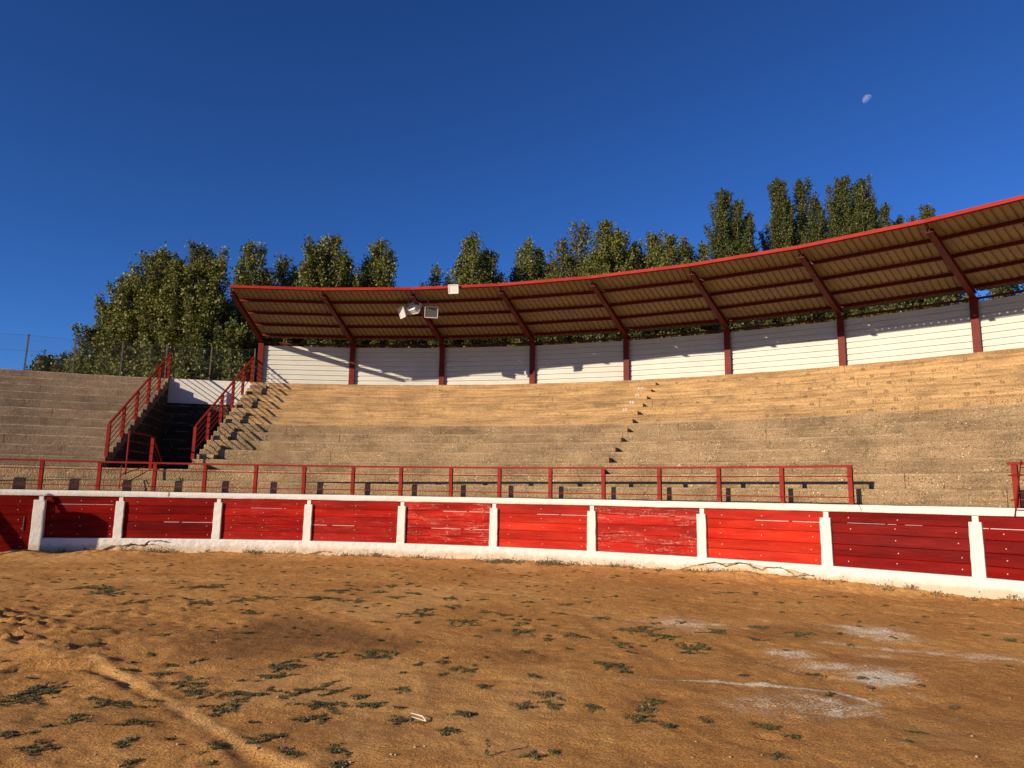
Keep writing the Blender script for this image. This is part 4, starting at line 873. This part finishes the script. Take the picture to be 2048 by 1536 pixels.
def pebbles():
    rg = np.random.default_rng(44); n = 1500; x = rg.uniform(-9, 9, n); y = 4.3 + 14 * rg.uniform(0, 1, n) ** 1.6; k = np.hypot(x - CX, y - CY) < 19.8; x, y = x[k], y[k]; n = len(x)
    r = .004 + .011 * rg.uniform(0, 1, n) ** 3; c = np.stack([x, y, height(x, y) + r * .3], 1)
    d = np.array([(1, 0, 0), (-1, 0, 0), (0, 1, 0), (0, -1, 0), (0, 0, .7), (0, 0, -.7)], float); V = c[:, None, :] + d[None] * r[:, None, None] * rg.uniform(.7, 1.3, (n, 6, 1))
    f = np.array([(0, 2, 4), (2, 1, 4), (1, 3, 4), (3, 0, 4), (2, 0, 5), (1, 2, 5), (3, 1, 5), (0, 3, 5)]); F = (np.arange(n)[:, None, None] * 6 + f[None]).reshape(-1, 3)
    tag(npmesh('gravel', V.reshape(-1, 3), F, M['pebble'], k=3), 'small pale stones scattered on the sand', 'gravel', None, 'stuff')
pebbles()
# taller straggle of dry weeds at the foot of the wall
def straggle():
    rg = np.random.default_rng(5); V = []; F = []; C = []
    for (x, y, r) in foot_w:
        z = float(height(x, y)); k0 = 4 + int(r * 60)
        for _ in range(k0):
            px, py = x + rg.normal() * r, y + rg.normal() * r * .6; hh = rg.uniform(.03, .10) * (1 + 1.2 * (rg.uniform() < .08)); lx, ly = rg.normal(size=2) * hh * .5; k = len(V); w = .0035
            V += [(px - w, py, z - .02), (px + w, py, z - .02), (px + lx + w * .3, py + ly, z + hh), (px + lx - w * .3, py + ly, z + hh)]; F.append((k, k + 1, k + 2, k + 3))
            for _ in range(3):
                u = rg.uniform(.2, 1); C.append((px + lx * u + rg.normal() * .012, py + ly * u + rg.normal() * .012, z + hh * u))
    Lv, Lf = leaves(np.array(C), .026, 77, .3); n = len(V)
    tag(npmesh('wall_weeds', np.concatenate([np.array(V), Lv]), np.concatenate([np.array(F), Lf + n]), [M['dry'], M['weed']], None, np.concatenate([np.zeros(len(F), int), np.ones(len(Lf), int)])),
        'straggling dry weeds along the foot of the white wall', 'weeds', None, 'stuff')
straggle()
for i, (x, y, r, lab) in enumerate(SINGLE):
    tag(weed_obj('weed_clump', [(x, y, r * 1.05)], 300 + i, 1.15), lab, 'weed', 'single weed clumps on the bare sand')
# upright sprig with a long shadow, and the pale forked twig
mb = MB(); z = float(height(-.11, 4.71)); p = Vector((-.11, 4.71, z - .01)); V3 = []
for k in range(6):
    q = p + Vector((rnd.uniform(-.006, .006), rnd.uniform(-.006, .006), .018)); mb.tube(p, q, .0025, .0022, 4); V3 += [q + Vector((rnd.uniform(-.014, .014), rnd.uniform(-.014, .014), rnd.uniform(-.004, .006))) for _ in range(5)]; p = q
g = thing('weed_sprig', (-.11, 4.71, z), 'upright weed sprig with a long thin shadow at the bottom edge', 'weed'); mb.build('stem', M['dry'], g)
Vv, Ff = leaves(np.array([tuple(v) for v in V3]), .018, 9); npmesh('leaf_tuft', Vv, Ff, M['weed'], g)
mb = MB(); z = float(height(-.64, 5.41)) + .035; a0 = Vector((-.57, 5.36, z - .02)); mb.tube(a0, Vector((-.60, 5.40, z)), .005, .004, 5); mb.tube(Vector((-.60, 5.40, z)), Vector((-.69, 5.44, z + .01)), .004, .002, 5); mb.tube(a0, Vector((-.68, 5.375, z + .004)), .004, .002, 5)
tag(mb.build('twig', M['twig'], None), 'pale forked twig lying on a weed clump in the foreground', 'twig')

# ------------------------------------------------------------------ added unseen board and bars outside the frame, shaped to shadow gate and wall
hx = Vector((math.sin(SUN_AZ), math.cos(SUN_AZ), 0))
c = P(-.245, 20.0, 0) + hx * 3.2
g = thing('shadow_caster', c, 'unseen added board and bars left of the frame, shaping the shadow on the gate', 'shadow caster')
d = P(-.17, 20, 0) - P(-.25, 20, 0); d.z = 0; d.normalize(); nv = Vector((-d.y, d.x, 0)); UP = Vector((0, 0, 1))
mb = MB(); prof = [(-.08, .62), (1.03, .62), (1.03, 1.78), (.72, 1.98), (.35, 2.02), (-.08, 1.97)]; hw = .04
vs = [c + d * u + nv * s_ * hw + UP * z for s_ in (-1, 1) for u, z in prof]; n = len(prof)
mb.add(vs, [tuple(range(n)), tuple(range(2 * n - 1, n - 1, -1))] + [(i, n + i, n + (i + 1) % n, (i + 1) % n) for i in range(n)]); mb.build('board', M['oxide'], g)
for u in (.05, .9):
    mb = MB(); mb.bar(c + d * u - nv * .05, c + d * u - nv * .05 + UP * 1.6, .08, .06, d); mb.build('leg', M['oxide'], g)
for u0, z0_, k0, k1 in ((-1.16, 1.70, -.8, 1.0), (-1.02, 1.70, -.8, 1.0), (-1.30, 1.28, -.9, .5), (-.04, 2.17, -.30, .35)):
    m0 = c + d * u0 + UP * z0_; dr_ = d * .53 - UP * .85; mb = MB(); mb.bar(m0 + dr_ * k0, m0 + dr_ * k1, .07, .06, nv); mb.build('shadow_bar', M['oxide'], g)
